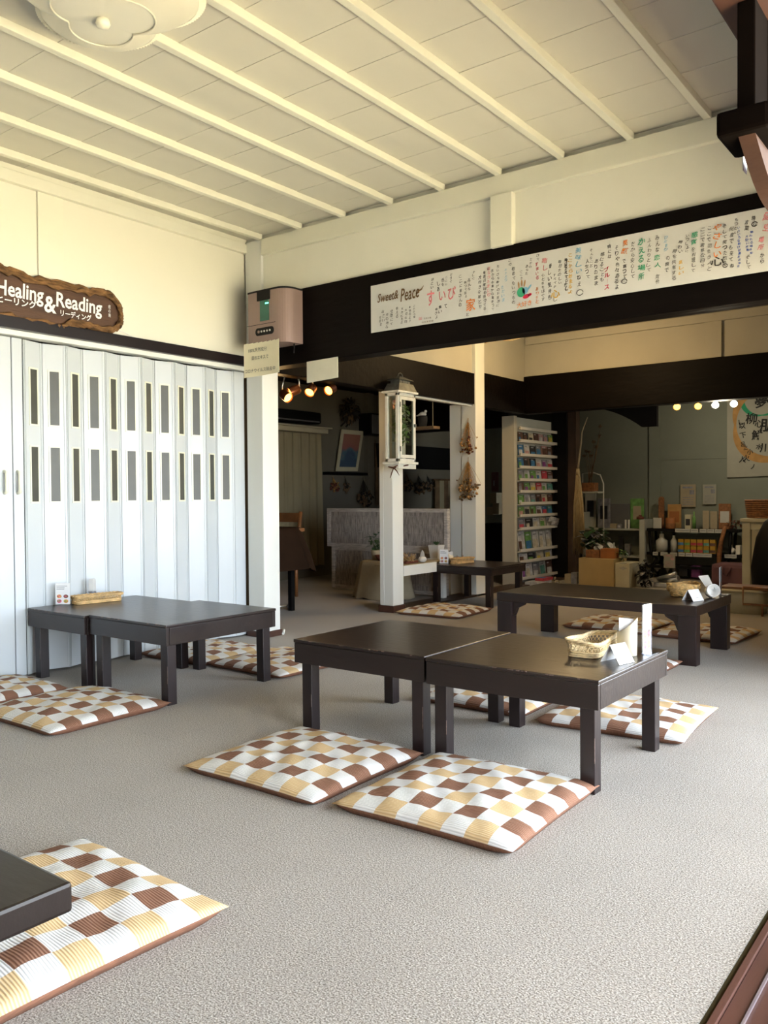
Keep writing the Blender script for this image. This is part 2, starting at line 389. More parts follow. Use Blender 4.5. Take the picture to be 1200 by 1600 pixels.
# right side of the house beyond the open veranda doors, behind the camera, and two added walls that block skylight
struct('wall_right', M().box(-.46, -.36, 4.55, 9.7, 0, 2.6), 'room2_plaster')
struct('wall_back', M().box(-4.3, 1.0, -3.05, -2.95, -.05, 2.75), 'wall_board')
struct('wall_near_light_block', M().box(-.46, -.36, -2.95, -1.2, 0, 1.99), 'wall_board')  # unseen wall, added to narrow the opening and dim the back rooms
struct('wall_sky_block', M().box(-.36, 4.2, -1.3, -1.2, -.5, 3.6), 'brown_wood')  # unseen wall, added outside to keep skylight from reaching the shop
struct('wall_right_upper', M().box(-.46, -.40, -3.0, 4.55, 1.99, 2.70), 'wall_board')
struct('trim_40', M().box(-.475, -.385, -3.0, 6.2, 1.885, 1.99, .004), 'brown_wood')

# folding door
d1 = thing('door_1', None, None, (-4.2, 2.0, 0)); d1['kind'] = 'structure'
build('header_track', M().box(-4.24, -4.165, 1.0, 3.97, 1.795, 1.822, .002), 'white_post', d1)
AMP = .038; XD = -4.215
def leafpair(y0, y1, x0, x1, lite=True, z1=1.785):
    a = Vector((x0, y0, 0)); b = Vector((x1, y1, 0)); e = (b-a); ln = e.length; e.normalize(); nrm = Vector((e.y, -e.x, 0))
    if nrm.x < 0: nrm = -nrm
    T = Matrix(((e.x, nrm.x, 0, a.x), (e.y, nrm.y, 0, a.y), (0, 0, 1, 0), (0, 0, 0, 1)))
    m = M(); m.box(.004, ln-.004, -.005, .004, .012, z1, .002, R=T)
    m.box(.004, .016, .004, .0065, .012, z1, .001, R=T); m.box(ln-.016, ln-.004, .004, .0065, .012, z1, .001, R=T)
    m.box(-.003, .003, -.003, .003, .012, z1, R=T)
    lf = build('folding_leaf', m, 'door_plastic', d1)
    if lite:
        c = ln/2; hw = .0245
        for z0, z2 in ((.930, 1.223), (1.345, 1.637)):
            f = M()
            f.box(c-hw-.009, c-hw, .004, .0075, z0-.009, z2+.009, R=T).box(c+hw, c+hw+.009, .004, .0075, z0-.009, z2+.009, R=T)
            f.box(c-hw, c+hw, .004, .0075, z0-.009, z0, R=T).box(c-hw, c+hw, .004, .0075, z2, z2+.009, R=T)
            p = build('lite_frame', f, 'lite_frame', d1)
            build('pane', M().box(c-hw, c+hw, .0045, .0055, z0, z2, R=T), 'lite_pane', p)
ys = [2.385+.1235*k for k in range(0, 13)]
for k in range(12):
    lo, hi = XD-AMP/2, XD+AMP/2
    leafpair(ys[k], ys[k+1], hi if k % 2 == 0 else lo, lo if k % 2 == 0 else hi)
for k in range(8):                                # the folds left of the closing posts
    leafpair(2.20-.1235*(k+1), 2.20-.1235*k, XD+AMP/2 if k % 2 else XD-AMP/2, XD-AMP/2 if k % 2 else XD+AMP/2, lite=True)
for y0, y1 in ((2.205, 2.318), (2.322, 2.380)):
    build('closing_post', M().box(XD-.02, XD+.016, y0, y1, .01, 1.79, .005), 'door_plastic', d1)
build('wall_post', M().box(XD-.02, XD+.016, 3.872, 3.925, .01, 1.79, .003).box(XD-.02, XD+.010, 3.925, 3.97, .01, 1.79, .003), 'door_plastic', d1)
for yy in (2.272, 2.345):
    build('door_handle', M().tube([(XD+.014, yy, 1.088), (XD+.036, yy, 1.083), (XD+.04, yy, 1.065), (XD+.04, yy, .998), (XD+.036, yy, .98), (XD+.014, yy, .975)], .0095, 10), 'lite_frame', d1)
# open space behind the folding door is closed by the wall of the closet
struct('wall_closet', M().box(-4.32, -4.28, -3, 3.99, 0, 1.83), 'black')
# ================================================================== LOW TABLES
mat('leg_wood', (.015, .008, .008), .35, var=.25, nscale=8, stretch=(1, 1, .2), bump=.08)
def apron_table(label, x0, x1, y0, y1, h, legw=.05, aph=.095, lean=.0, group=None, top_t=.014):
    cx, cy = (x0+x1)/2, (y0+y1)/2
    t = thing('low_table', label, 'table', (cx, cy, 0), 0, group)
    m = M().box(x0, x1, y0, y1, h-top_t, h, .004)
    rr = random.Random(int(abs(x0*1000)))
    for q in range(9):                                   # chips along the worn edge
        a = rr.uniform(x0+.02, x1-.02); m.box(a, a+rr.uniform(.006, .02), y0-.0006, y0+.001, h-.004, h-.0005, mi=1)
    build('tabletop', m, ['table_wood', 'worn_edge'], t)
    i = .003
    for nm, b in (('front', (x0+i, x1-i, y0+i, y0+i+.018)), ('back', (x0+i, x1-i, y1-i-.018, y1-i)), ('l', (x0+i, x0+i+.018, y0+i+.02, y1-i-.02)), ('r', (x1-i-.018, x1-i, y0+i+.02, y1-i-.02))):
        build('apron', M().box(*b, h-aph, h-top_t-.0005, .002), 'table_wood', t)
    o = .021+i
    for sx in (0, 1):
        for sy in (0, 1):
            lx = x0+o if sx == 0 else x1-o-legw; ly = y0+o if sy == 0 else y1-o-legw
            m = M().box(lx, lx+legw, ly, ly+legw, 0, h-top_t-.001, .003)
            for v in m.bm.verts: v.co.x += lean*(h-v.co.z)
            if sy == 0:
                m.box(lx+legw-.0015, lx+legw+.0005, ly-.0005, ly+.0015, .10, .15+.03*sx, mi=1)
            build('leg', m, ['leg_wood', 'worn_edge'], t)
    return t
apron_table('dark low table in the middle, with pale basket and white menu stand on it', -1.693, -1.040, 2.462, 3.105, .370)
apron_table('empty dark low table pushed against the left side of the middle basket table', -2.345, -1.702, 2.470, 3.115, .371, lean=.006)
apron_table('empty dark low table in front of the white folding door, right one of its pair', -3.655, -3.057, 2.395, 3.095, .372, lean=.012)
apron_table('dark low table touching the white folding door with small oblong basket and menu card', -4.178, -3.663, 2.375, 3.06, .368, lean=.02)
apron_table('dark square low table beside the white wall bench, with basket and menu card', -4.115, -3.49, 6.055, 6.665, .345, legw=.05, aph=.072)
# long far table
t = thing('low_table', 'long dark low table behind the middle pair with straw bowl at its right end', 'table', (-2.03, 5.0, 0))
build('tabletop', M().box(-2.65, -1.405, 4.66, 5.34, .275, .333, .006), 'table_wood', t)
for lx in (-2.648, -1.509):
    for ly in (4.664, 5.264):
        build('leg', M().box(lx, lx+.10, ly, ly+.072, 0, .275, .004), 'leg_wood', t)
for lx, s in ((-2.548, 1), (-1.509, -1)):
    for ly in (4.685, 5.29):
        pts = [(lx, ly, .275), (lx+s*.085, ly, .275), (lx+s*.075, ly, .258), (lx+s*.03, ly, .235), (lx+s*.012, ly, .19), (lx, ly, .18)]
        build('corner_brace', M().slab(pts, (0, .03, 0)), 'leg_wood', t)
# table whose corner enters at the lower left
t = thing('low_table', 'dark glossy low table cut off by the left lower edge of the picture', 'table', (-1.7, .35, 0))
mat('gloss_wood', (.012, .008, .007), .30, var=.3, nscale=6, stretch=(.3, 1.5, 1), bump=.05, spec=.3)
build('tabletop', M().box(-2.35, -1.118, .02, .700, .335, .380, .006), 'gloss_wood', t)
for lx in (-2.28, -1.62):
    for ly in (.08, .40): build('leg', M().box(lx, lx+.07, ly, ly+.07, 0, .335, .004), 'leg_wood', t)

# ================================================================== FLOOR CUSHIONS
def cushion_mesh(seed, size=.60, th=.050):
    rg = random.Random(seed); n = 40; bm = bmesh.new(); uvl = bm.loops.layers.uv.new('UVMap')
    ph = [rg.uniform(0, 6.28) for _ in range(8)]
    def pos(u, v, top):
        a, b = 2*u-1, 2*v-1
        pin = .030                                        # sides draw in between pulled-out corners
        x = a*(1-pin*(1-b*b)*abs(a)**3); y = b*(1-pin*(1-a*a)*abs(b)**3)
        e = max(0, (1-abs(a)**3.0))*max(0, (1-abs(b)**3.0)); e = e**.45
        z = th*.40
        if top:
            z += th*.62*e + .0035*math.sin(a*7+ph[0]+b*3)*e + .003*math.sin(b*11+ph[1]-a*4)*e + .0022*math.sin(a*17+b*13+ph[2])*e
            z += .0012*math.sin(a*40+ph[3]*1.0)*e*abs(b)
            z += .0065*e*math.exp(-((a*math.cos(ph[4])+b*math.sin(ph[4])-.2)/.06)**2)*(.5+.5*math.sin(ph[5]+3*a))
        else: z -= th*.40*min(1, e*3.0)
        return (x*size/2, y*size/2, max(z, .0))
    for top in (True, False):
        g = [[bm.verts.new(pos(i/n, j/n, top)) for j in range(n+1)] for i in range(n+1)]
        for i in range(n):
            for j in range(n):
                q = ((i, j), (i+1, j), (i+1, j+1), (i, j+1))
                if not top: q = q[::-1]
                f = bm.faces.new([g[a][b] for a, b in q]); f.smooth = True; f.material_index = 0 if top else 1
                for lp, (a, b) in zip(f.loops, q): lp[uvl].uv = (min(max(a/n, .0005), .9995), min(max(b/n, .0005), .9995))
    bmesh.ops.remove_doubles(bm, verts=bm.verts[:], dist=.0002)
    # shallow brown gusset: the lower edge of the rim turns brown
    me = bpy.data.meshes.new('floor_cushion'); bm.to_mesh(me); bm.free()
    return me
CM = {}
def cushion(label, x, y, deg, seed=1, along=False, size=.60, z=0.001, tx=0, ty=0, th=.05):
    k = (seed, along, size, th)
    if k not in CM:
        me = cushion_mesh(seed, size, th); me.materials.append(MATS['cushion_check_along' if along else 'cushion_check_across']); me.materials.append(MATS['cushion_brown']); CM[k] = me
    o = bpy.data.objects.new('floor_cushion', CM[k]); COL.objects.link(o)
    o.location = (x, y, z); o.rotation_euler = (math.radians(tx), math.radians(ty), math.radians(deg))
    WM[o] = Matrix.Translation((x, y, z))
    return tag(o, label, 'cushion', 'checked floor cushions around the low tables')
cushion('checked floor cushion in front of the empty middle table, left one of the front two', -2.0, 2.165, .5, 1, th=.055)
cushion('checked floor cushion in front of the basket table, right one of the front two', -1.353, 2.205, 1.5, 2, size=.605, th=.058)
cushion('checked floor cushion whose right corner touches the front leg of the left empty table', -3.338, 2.108, .5, 3, size=.60, th=.055)
cushion('checked floor cushion half hidden at the left edge, against the folding door', -3.945, 2.06, -1, 4, size=.50, th=.055)
cushion('checked floor cushion behind the empty middle table, seen between its legs', -1.955, 3.435, 180, 5, size=.58)
cushion('checked floor cushion sticking out behind the right legs of the basket table', -1.315, 3.425, 184, 6, size=.60)
cushion('checked floor cushion with only one striped corner showing beside the long table leg', -1.77, 4.37, 1, 7, size=.59)
cushion('checked floor cushion behind the long table, left one of the two', -2.295, 5.78, 180, 8, size=.60)
cushion('checked floor cushion behind the long table, right one whose pale corner sticks out', -1.68, 5.745, 177, 9, size=.57)
cushion('checked floor cushion behind the door-side tables, farther one next to the door', -3.90, 3.36, 181, 10, size=.56)
cushion('checked floor cushion behind the door-side tables, right one in front of the white corner post', -3.315, 3.395, 178, 11, size=.60, z=.004)
cushion('checked floor cushion in front of the far square table by the white bench', -3.70, 5.665, 3.5, 12, size=.58)
cushion('checked floor cushion behind the far square table, a small corner showing', -3.46, 6.98, 2, 13, size=.58)
# foreground cushion: mirrored cloth so that the tan corner lies to the right
me = cushion_mesh(21, .61, .06)
for v in me.vertices: v.co = Vector((-v.co.y, -v.co.x, v.co.z))
me.flip_normals()
me.materials.append(MATS['cushion_check_along']); me.materials.append(MATS['cushion_brown'])
o = bpy.data.objects.new('floor_cushion', me); COL.objects.link(o); o.location = (-1.735, .985, .001); o.rotation_euler = (0, 0, math.radians(-2.5)); WM[o] = Matrix.Translation(o.location)
tag(o, 'nearest checked floor cushion, lower left, partly under the glossy table corner', 'cushion', 'checked floor cushions around the low tables')

# ================================================================== THINGS ON THE TABLES
mat('wicker', (.62, .40, .17), .6, var=.3, nscale=30, bump=.2, bscale=150)
mat('wicker_pale', (.78, .60, .33), .6, var=.25, nscale=30, bump=.2, bscale=150)
mat('straw', (.58, .37, .14), .75, var=.4, nscale=60, bump=.6, bscale=120)
mat('paper', (.86, .86, .86), .7, var=.01)
mat('napkin', (.88, .87, .84), .9, var=.02, bump=.1, bscale=30)
mat('cream_plastic', (.82, .74, .56), .45, var=.03)
thin_glass('acrylic', (.88, .90, .95))
mat('print_grey', (.25, .25, .27), .6); mat('print_orange', (.70, .33, .10), .6, var=.5, nscale=90); mat('print_pink', (.62, .14, .20), .6, var=.6, nscale=90)
mat('print_green', (.20, .36, .12), .6, var=.6, nscale=90); mat('print_brown', (.18, .08, .05), .6, var=.6, nscale=90); mat('print_blue', (.12, .25, .5), .6, var=.5, nscale=60)
mat('print_red', (.60, .06, .05), .6, var=.3, nscale=60)
MENU = ['paper', 'print_grey', 'print_orange', 'print_brown', 'print_pink', 'print_green', 'acrylic']
def rounded(w, d, r, n=6):
    out = []
    for cx, cy, a0 in ((w/2-r, d/2-r, 0), (-w/2+r, d/2-r, 90), (-w/2+r, -d/2+r, 180), (w/2-r, -d/2+r, 270)):
        for q in range(n+1): a = math.radians(a0+90*q/n); out.append((cx+r*math.cos(a), cy+r*math.sin(a)))
    return out
def resample(pts, k):
    P = [Vector((*p, 0)) for p in pts]; P.append(P[0]); ln = [0]
    for a, b in zip(P, P[1:]): ln.append(ln[-1]+(b-a).length)
    out = []
    for q in range(k):
        s = ln[-1]*q/k
        for a in range(len(P)-1):
            if ln[a+1] >= s: f = (s-ln[a])/(ln[a+1]-ln[a]) if ln[a+1] > ln[a] else 0; out.append(P[a].lerp(P[a+1], f)); break
    return out
def basket(label, x, y, z, w, d, h, deg, mt='wicker', flare=1.12, wave=.0, lattice=True):
    t = thing('wicker_basket', label, 'basket', (x, y, z), math.radians(deg))
    base = rounded(w, d, min(w, d)*.22)
    def ring(k, zz, nn=72, wv=0):
        return [Vector((p.x*k, p.y*k, zz+wv*math.cos(2*2*PI*q/nn))) for q, p in enumerate(resample(base, nn))]
    m = M(); m.tube(ring(1.0, .004), .0045, 6, closed=True); m.tube(ring(1.01, .011), .004, 6, closed=True)
    kk = ring(.99, .004, 40); m.slab([tuple(p) for p in kk], (0, 0, .003))
    for a in range(-3, 4): m.tube([(a*w*.12, -d*.47, .0075), (a*w*.12, d*.47, .0075)], .002, 5)
    build('basket_base', m, mt, t, True)
    m = M()
    for q, zz in enumerate((h*.30, h*.34, h*.80)):
        m.tube(ring(1+(flare-1)*zz/h, zz, wv=wave*zz/h), .0026, 5, closed=True)
    nn = 44 if w < .2 else 60
    lo = ring(1.01, .010, nn); hi = ring(flare, h*.93, nn, wave); s = 2 if lattice else 1
    for q in range(nn):
        m.tube([lo[q], hi[(q+s) % nn]], .0019, 5); m.tube([lo[q], hi[(q-s) % nn]], .0019, 5)
    build('woven_side', m, mt, t, True)
    m = M()
    A = ring(flare, h*.95, 90, wave)
    for s_ in (0, PI):
        pts = [A[q]+Vector((0, 0, .0038*math.sin(q*2*PI/6+s_)))+A[q].normalized()*.0038*math.cos(q*2*PI/6+s_) for q in range(90)]
        m.tube(pts, .0042, 6, closed=True)
    m.tube(ring(flare, h, 72, wave), .004, 6, closed=True)
    build('rim', m, mt, t, True)
    return t
basket('oval pale wicker basket on the middle table beside the white napkin holder', -1.240, 2.885, .3705, .104, .235, .058, 3, 'wicker_pale', 1.13, .006)
basket('narrow oblong wicker basket on the table by the folding door', -4.080, 2.728, .3685, .070, .26, .043, -8, 'wicker', 1.08)
basket('small oblong wicker basket on the far square table', -3.93, 6.305, .3455, .075, .25, .046, -8, 'wicker', 1.06)
# coarse straw bowl on the long table
m = M(); rg = random.Random(4)
for k in range(9):
    zz = .006+.0085*k; rr = .058+.022*math.sin(min(1, k/6)*PI/2)
    m.tube([(rr*1.15*math.cos(a*2*PI/40)+rg.uniform(-.002, .002), rr*.9*math.sin(a*2*PI/40)+rg.uniform(-.002, .002), zz+rg.uniform(-.002, .002)+.006*math.sin(2*2*PI*a/40)*k/9) for a in range(40)], .0062, 6, closed=True)
m.lathe([(.001, .003), (.06, .003), (.062, .01), (.001, .01)], n=24)
p = FL(1076, 934, .333)
o = build('straw_bowl', m, 'straw', None, True); o.location = (-1.61, 5.08, .3335); o.rotation_euler[2] = .5; WM[o] = Matrix.Translation(o.location)
tag(o, 'rough straw bowl at the right end of the long dark table', 'bowl')

def menu_stand(label, x, y, z, w, h, deg, base=True, kind=0):
    t = thing('menu_stand', label, 'menu stand', (x, y, z), math.radians(deg))
    m = M().box(-w/2, w/2, -.0015, .0015, .004, h, mi=0)
    rg = random.Random(int(h*1000)+kind)
    for q in range(3): m.box(-w*.42, -w*.42+w*rg.uniform(.5, .84), -.0022, -.0018, h*(.86-.07*q), h*(.86-.07*q)+.0025, mi=1)
    cells = [(-.24, .38, 2), (.22, .38, 3), (-.24, .16, 4), (.22, .16, 2)]
    for cx, cz, mi in cells:
        pts = []
        for a in range(10): pts.append((w*cx+w*.17*math.cos(a*PI/5), -.0019, h*cz+h*.085*math.sin(a*PI/5)+h*.02))
        m.slab(pts, (0, -.0004, 0), mi=mi)
        m.box(w*cx-w*.12, w*cx+w*.06, -.0025, -.0020, h*cz, h*cz+h*.05, mi=5 if cz < .2 else 4)
    build('menu_card', m, MENU, t, True)
    if base:
        m = M().box(-w/2-.002, w/2+.002, -.004, -.002, 0, h*1.0, mi=0).box(-w/2-.002, w/2+.002, .002, .004, 0, h, mi=0).box(-w/2-.002, w/2+.002, -.032, .004, 0, .003)
        build('acrylic_holder', m, 'acrylic', t, True)
    return t
menu_stand('clear acrylic menu stand at the right edge of the middle table', -1.080, 2.990, .3705, .062, .178, 84)
menu_stand('menu card with food pictures on the table by the folding door', -4.130, 2.552, .3685, .080, .118, 34, base=False)
menu_stand('pale blue menu stand on the far square table', -4.030, 6.165, .3455, .075, .125, 30, base=False, kind=2)
menu_stand('thin menu stand seen edge-on at the right end of the long table', -1.440, 5.235, .3335, .055, .17, 96, kind=3)

def tent_card(label, x, y, z, w, h, deg):
    t = thing('tent_card', label, 'table card', (x, y, z), math.radians(deg))
    m = M()
    for s in (1, -1):
        m.slab([(-w/2, s*h*.62, 0), (w/2, s*h*.62, 0), (w/2, 0, h), (-w/2, 0, h)], (0, s*.0012, .0008))
    m.slab([(-.012, -h*.45, h*.29), (.012, -h*.45, h*.29), (.005, -h*.25, h*.60), (-.008, -h*.25, h*.60)], (0, -.0008, .0005), 1)
    build('folded_card', m, ['paper', 'print_brown' if 'long' in label else 'paper'], t, True)
    return t
tent_card('folded white tent card at the front edge of the middle table', -1.105, 2.775, .3705, .085, .062, 76)
tent_card('folded white tent card beside the straw bowl on the long table', -1.500, 4.90, .3335, .095, .062, 70)

def napkin_cup(label, x, y, z, deg, r=.038, h=.10, jar=False):
    t = thing('napkin_holder', label, 'napkin holder', (x, y, z), math.radians(deg))
    m = M(); n = 28; a = []; b = []; c = []; d = []
    for q in range(n):
        an = 2*PI*q/n; k = .62+.38*(.5-.5*math.cos(an))**1.3 if not jar else .5
        for lst, rr, zz in ((a, r*.93, 0), (b, r, h*k), (c, r-.0025, h*k), (d, r*.93-.0025, .003)): lst.append(m.bm.verts.new((rr*math.cos(an), rr*math.sin(an), zz)))
    for A, B in ((a, b), (b, c), (c, d)):
        for q in range(n): f = m.bm.faces.new((A[q], A[(q+1) % n], B[(q+1) % n], B[q])); f.smooth = True
    m.bm.faces.new(a[::-1]); m.bm.faces.new(d)
    build('cup', m, 'acrylic' if jar else 'cream_plastic', t, True)
    m = M(); rg = random.Random(3)
    for q in range(7):
        o_ = -r*.6+q*r*.19; hh = h*(1.12 if jar else .98)*rg.uniform(.95, 1.03)
        m.slab([(-r*.72, o_, .006), (r*.72, o_, .006), (r*.78, o_*1.05, hh), (-r*.6, o_*1.05, hh*.97)], (0, .0012, 0))
    build('paper_napkins', m, 'napkin', t, True)
    if jar: build('wire_clasp', M().tube([(r*1.02*math.cos(q*2*PI/24), r*1.02*math.sin(q*2*PI/24), h*.46) for q in range(24)], .0015, 5, closed=True).tube([(r, 0, h*.46), (r*1.25, 0, h*.40), (r*1.3, 0, h*.2)], .0014, 5), 'print_grey', t, True)
    return t
napkin_cup('cream napkin holder between the basket and menu stand on the middle table', -1.125, 2.918, .3705, 200, .036, .135)
napkin_cup('clear jar of white napkins on the table by the folding door', -4.148, 2.745, .3685, 20, .021, .115, jar=True)
napkin_cup('cream napkin cup on the far square table behind its menu card', -4.035, 6.268, .3455, 20, .030, .105)
# leaning roll of napkins on the long table
t = thing('napkin_holder', 'tipped white napkin cup with a paper fanning out on the long table', 'napkin holder', (-1.455, 5.09, .3335), 0)
Rn = Matrix.Rotation(math.radians(62), 4, 'X')
m = M().lathe([(.001, .0), (.036, 0), (.038, .07), (.034, .07), (.033, .004), (.001, .004)], n=24, R=Matrix.Rotation(math.radians(75), 3, 'X') @ Matrix.Rotation(.5, 3, 'Y'))
mz = min(v.co.z for v in m.bm.verts)
for v in m.bm.verts: v.co.z -= mz
build('cup', m, 'napkin', t, True)
m = M()
m.slab([(-.02, .0, .045), (.022, 0, .05), (-.01, -.02, .135), (-.066, -.02, .125)], (.001, .002, 0)); build('paper_napkins', m, 'napkin', t, True)
# dried twigs lying on the far table behind its basket
mat('dry_twig', (.34, .20, .09), .85, var=.4, nscale=40)
m = M(); rg = random.Random(9)
for q in range(34):
    a = rg.uniform(0, 2*PI); s = rg.uniform(.015, .05)
    m.tube([(rg.uniform(-.03, .03), rg.uniform(-.03, .03), rg.uniform(.004, .02)), (s*math.cos(a), s*math.sin(a)*.8, rg.uniform(.02, .045)), (1.5*s*math.cos(a+.3), 1.2*s*math.sin(a+.3), rg.uniform(.01, .06))], [.003, .002, .001], 5)
m.lathe([(.001, .001), (.045, .001), (.042, .012), (.001, .012)], n=14)
q_ = Vector((-4.035, 6.42, 0))
o = build('dried_twigs', m, 'dry_twig', None, True); o.location = (q_.x, q_.y+.02, .3455); WM[o] = Matrix.Translation(o.location)
tag(o, 'heap of dried twigs behind the basket on the far square table', 'dried plant')
# ================================================================== CEILING LAMPS
mat('lamp_shade', (.82, .79, .66), .35, var=.01, trans=.0, coat=.3)
mat('lamp_rim', (.90, .87, .72), .3, coat=.4)
def clover_lamp(label, x, y, z, R0, deg, lit=0):
    t = thing('ceiling_lamp', label, 'ceiling lamp', (x, y, z), math.radians(deg))
    def rad(a, k=1.0):
        best = 0
        for l_ in (90, 210, 330):
            dl = a-math.radians(l_); s_ = (.40*math.sin(dl))
            if abs(s_) < .60: best = max(best, .40*math.cos(dl)+math.sqrt(.36-s_*s_))
        return R0*k*best
    n = 180
    m = M(); prof = [(.02, -.075), (.30, -.078), (.55, -.070), (.80, -.045), (.93, -.018), (.97, -.006)]
    rings = [[m.bm.verts.new((rad(2*PI*q/n, k if k > .3 else k*.9)*math.cos(2*PI*q/n), rad(2*PI*q/n, k)*math.sin(2*PI*q/n), zz)) for q in range(n)] for k, zz in prof]
    for A, B in zip(rings, rings[1:]):
        for q in range(n): f = m.bm.faces.new((A[q], B[q], B[(q+1) % n], A[(q+1) % n])); f.smooth = True
    m.bm.faces.new(rings[0])
    shade = 'lamp_shade'
    if lit:
        mat('lamp_shade_lit', (.9, .75, .5), .4, emit=(1, .66, .25), estr=lit); shade = 'lamp_shade_lit'
    build('lamp_shade', m, shade, t, True)
    m = M()                                             # pleated edge
    n2 = 150
    inner = []; outer = []
    for q in range(n2*2):
        a = 2*PI*q/(n2*2); s = 1 if q % 2 else -1
        r1 = rad(a, .955); r2 = rad(a, 1.03)
        inner.append(m.bm.verts.new((r1*math.cos(a), r1*math.sin(a), -.012+.003*s)))
        outer.append(m.bm.verts.new((r2*math.cos(a), r2*math.sin(a), .004+.010*s)))
    for q in range(n2*2): f = m.bm.faces.new((inner[q], outer[q], outer[(q+1) % (n2*2)], inner[(q+1) % (n2*2)]))
    build('pleated_rim', m, 'lamp_rim' if not lit else shade, t, True)
    m = M().tube([(rad(2*PI*q/80, .52)*math.cos(2*PI*q/80), rad(2*PI*q/80, .52)*math.sin(2*PI*q/80), -.0735) for q in range(80)], .0035, 6, closed=True)
    build('inner_ring', m, shade, t, True)
    m = M().lathe([(.001, -.104), (.018, -.101), (.024, -.09), (.020, -.072), (.001, -.07)], n=20); build('centre_knob', m, 'lamp_rim', t, True)
    m = M().lathe([(.001, -.05), (.10, -.05), (.10, .03), (.001, .03)], n=24); build('ceiling_base', m, 'lamp_rim', t, True)
    return t
clover_lamp('big white clover shaped ceiling lamp with pleated rim, upper left, unlit', -2.44, 1.685, 2.612, .335, 180)
clover_lamp('lit yellow ceiling lamp with pleated rim in the room behind the big beam', -3.06, 6.55, 2.50, .30, 10, lit=1.5)
ll = bpy.data.lights.new('middle_room_bulb', 'POINT'); ll.energy = 5; ll.color = (1, .72, .38); ll.shadow_soft_size = .12
lo = bpy.data.objects.new('middle_room_bulb', ll); COL.objects.link(lo); lo.location = (-3.06, 6.55, 2.32)

# ================================================================== SIGN ON THE LEFT WALL
mat('sign_wood', (.085, .038, .018), .6, var=.45, nscale=6, stretch=(1, .4, 3), bump=.3)
mat('bark', (.20, .10, .035), .85, var=.65, nscale=14, stretch=(1, 1, 3), bump=1.0, bscale=40)
mat('sign_white', (.92, .92, .90), .6, var=0)
up = [(1.60, 2.12), (1.75, 2.15), (1.95, 2.17), (2.10, 2.175), (2.20, 2.165), (2.245, 2.130), (2.30, 2.118), (2.40, 2.115), (2.50, 2.112), (2.60, 2.115), (2.70, 2.115), (2.76, 2.108), (2.85, 2.118), (2.90, 2.112), (2.945, 2.085), (2.968, 2.04), (2.972, 1.99)]
dn = [(2.960, 1.95), (2.935, 1.918), (2.88, 1.906), (2.80, 1.905), (2.72, 1.915), (2.66, 1.918), (2.60, 1.885), (2.57, 1.868), (2.53, 1.872), (2.46, 1.883), (2.38, 1.875), (2.32, 1.878), (2.28, 1.89), (2.2, 1.875), (2.0, 1.86), (1.8, 1.87), (1.62, 1.90)]
t = thing('wood_sign', 'carved wooden sign with rough bark edge reading Healing and Reading in white', 'sign', (-4.20, 2.3, 1.87))
rg = random.Random(5)
out = up+dn
SB = M().slab([(-4.188, a, b) for a, b in out], (.028, 0, 0))
m = M(); k = len(out)
dense = []
for q in range(k):
    a, b = out[q], out[(q+1) % k]
    for s in range(3): dense.append((a[0]+(b[0]-a[0])*s/3+rg.uniform(-.006, .006), a[1]+(b[1]-a[1])*s/3+rg.uniform(-.008, .008)))
for lay in range(4):
    pts = [(-4.165+.010*lay*.7+rg.uniform(-.003, .003), a+(a-2.3)*.0-lay*.004*(1 if a > 2.9 else 0)+rg.uniform(-.003, .003), b+(-.010*lay+.006 if b > 2.0 else .005*lay-.012)+rg.uniform(-.005, .005)) for a, b in dense]
    m.tube(pts, [rg.uniform(.006, .015) for _ in pts], 7, closed=True)
build('bark_edge', m, 'bark', t)
m = M(); S = (0, 1, 0); U = (0, 0, 1); sx = -4.1595
def wr(s, y, z, h, wd=None, **kw): write(m, s, h, (sx, y, z), S, U, width=wd, **kw)
def sg(px, py): q = PX(px, py, sx); return q.y, q.z
wr('Healing', *sg(32, 458), .105, .262, bold=.020, shear=.05)
wr('&', *sg(78.5, 476), .090, .072, bold=.022)
wr('Reading', *sg(124.5, 478), .105, .285, bold=.020, shear=.05)
wr('ヒーリング', *sg(27, 471.5), .042, .215, bold=.022)
wr('リーディング', *sg(119, 493), .036, .19, bold=.022)
wr('癒\nの\n庵', *sg(171, 486), .070, .016, bold=-.002)
SB.merge(m.bm, 1); build('lettered_board', SB, ['sign_wood', 'sign_white'], t)
build('loose_string', M().tube([(-4.198, 2.95, 1.925), (-4.196, 3.02, 1.915), (-4.196, 3.09, 1.893)], .0014, 5), 'paper', t)

# ================================================================== AIR DEVICE AND NOTES ON THE CORNER POST
mat('rose_metal', (.31, .215, .19), .45, metal=.15, var=.02); mat('device_black', (.006, .005, .005), .6, spec=.2); mat('green_screen', (.015, .05, .03), .15, emit=(.02, .20, .10), estr=.05, var=.4)
mat('green_glow', (.1, .8, .4), .4, emit=(.1, 1, .5), estr=1.2); mat('silver', (.6, .6, .6), .3, metal=.9)
x0, x1, yf, yb, z0, z1 = -4.005, -3.655, 3.81, 3.965, 1.918, 2.262
t = thing('air_sterilizer', 'rose coloured electric air device with green window high on the corner post', 'air device', ((x0+x1)/2, 3.88, z0))
def devprof(k=0):
    pts = [(x0+k, yb), (x0+k, yf+.02)]
    pts += [(x0+k+.012, yf+.004+k), (x0+.05, yf+k)]
    for a in range(0, 9):
        an = a/8*PI/2; pts.append((x1-.085-k+.085*math.sin(an), yf+.085+k-.085*math.cos(an)))
    pts.append((x1-k, yb)); return pts
m = M().slab([(a, b, z0) for a, b in devprof()], (0, 0, z1-z0-.008)); build('housing', m, 'rose_metal', t)
m = M().slab([(a, b, z1-.008) for a, b in devprof(-.002)], (0, 0, .011)).box(x0+.10, x0+.215, yf-.006, yf+.03, z1-.066, z1+.003, .004); build('black_lid', m, 'device_black', t)
for q in range(4): pass
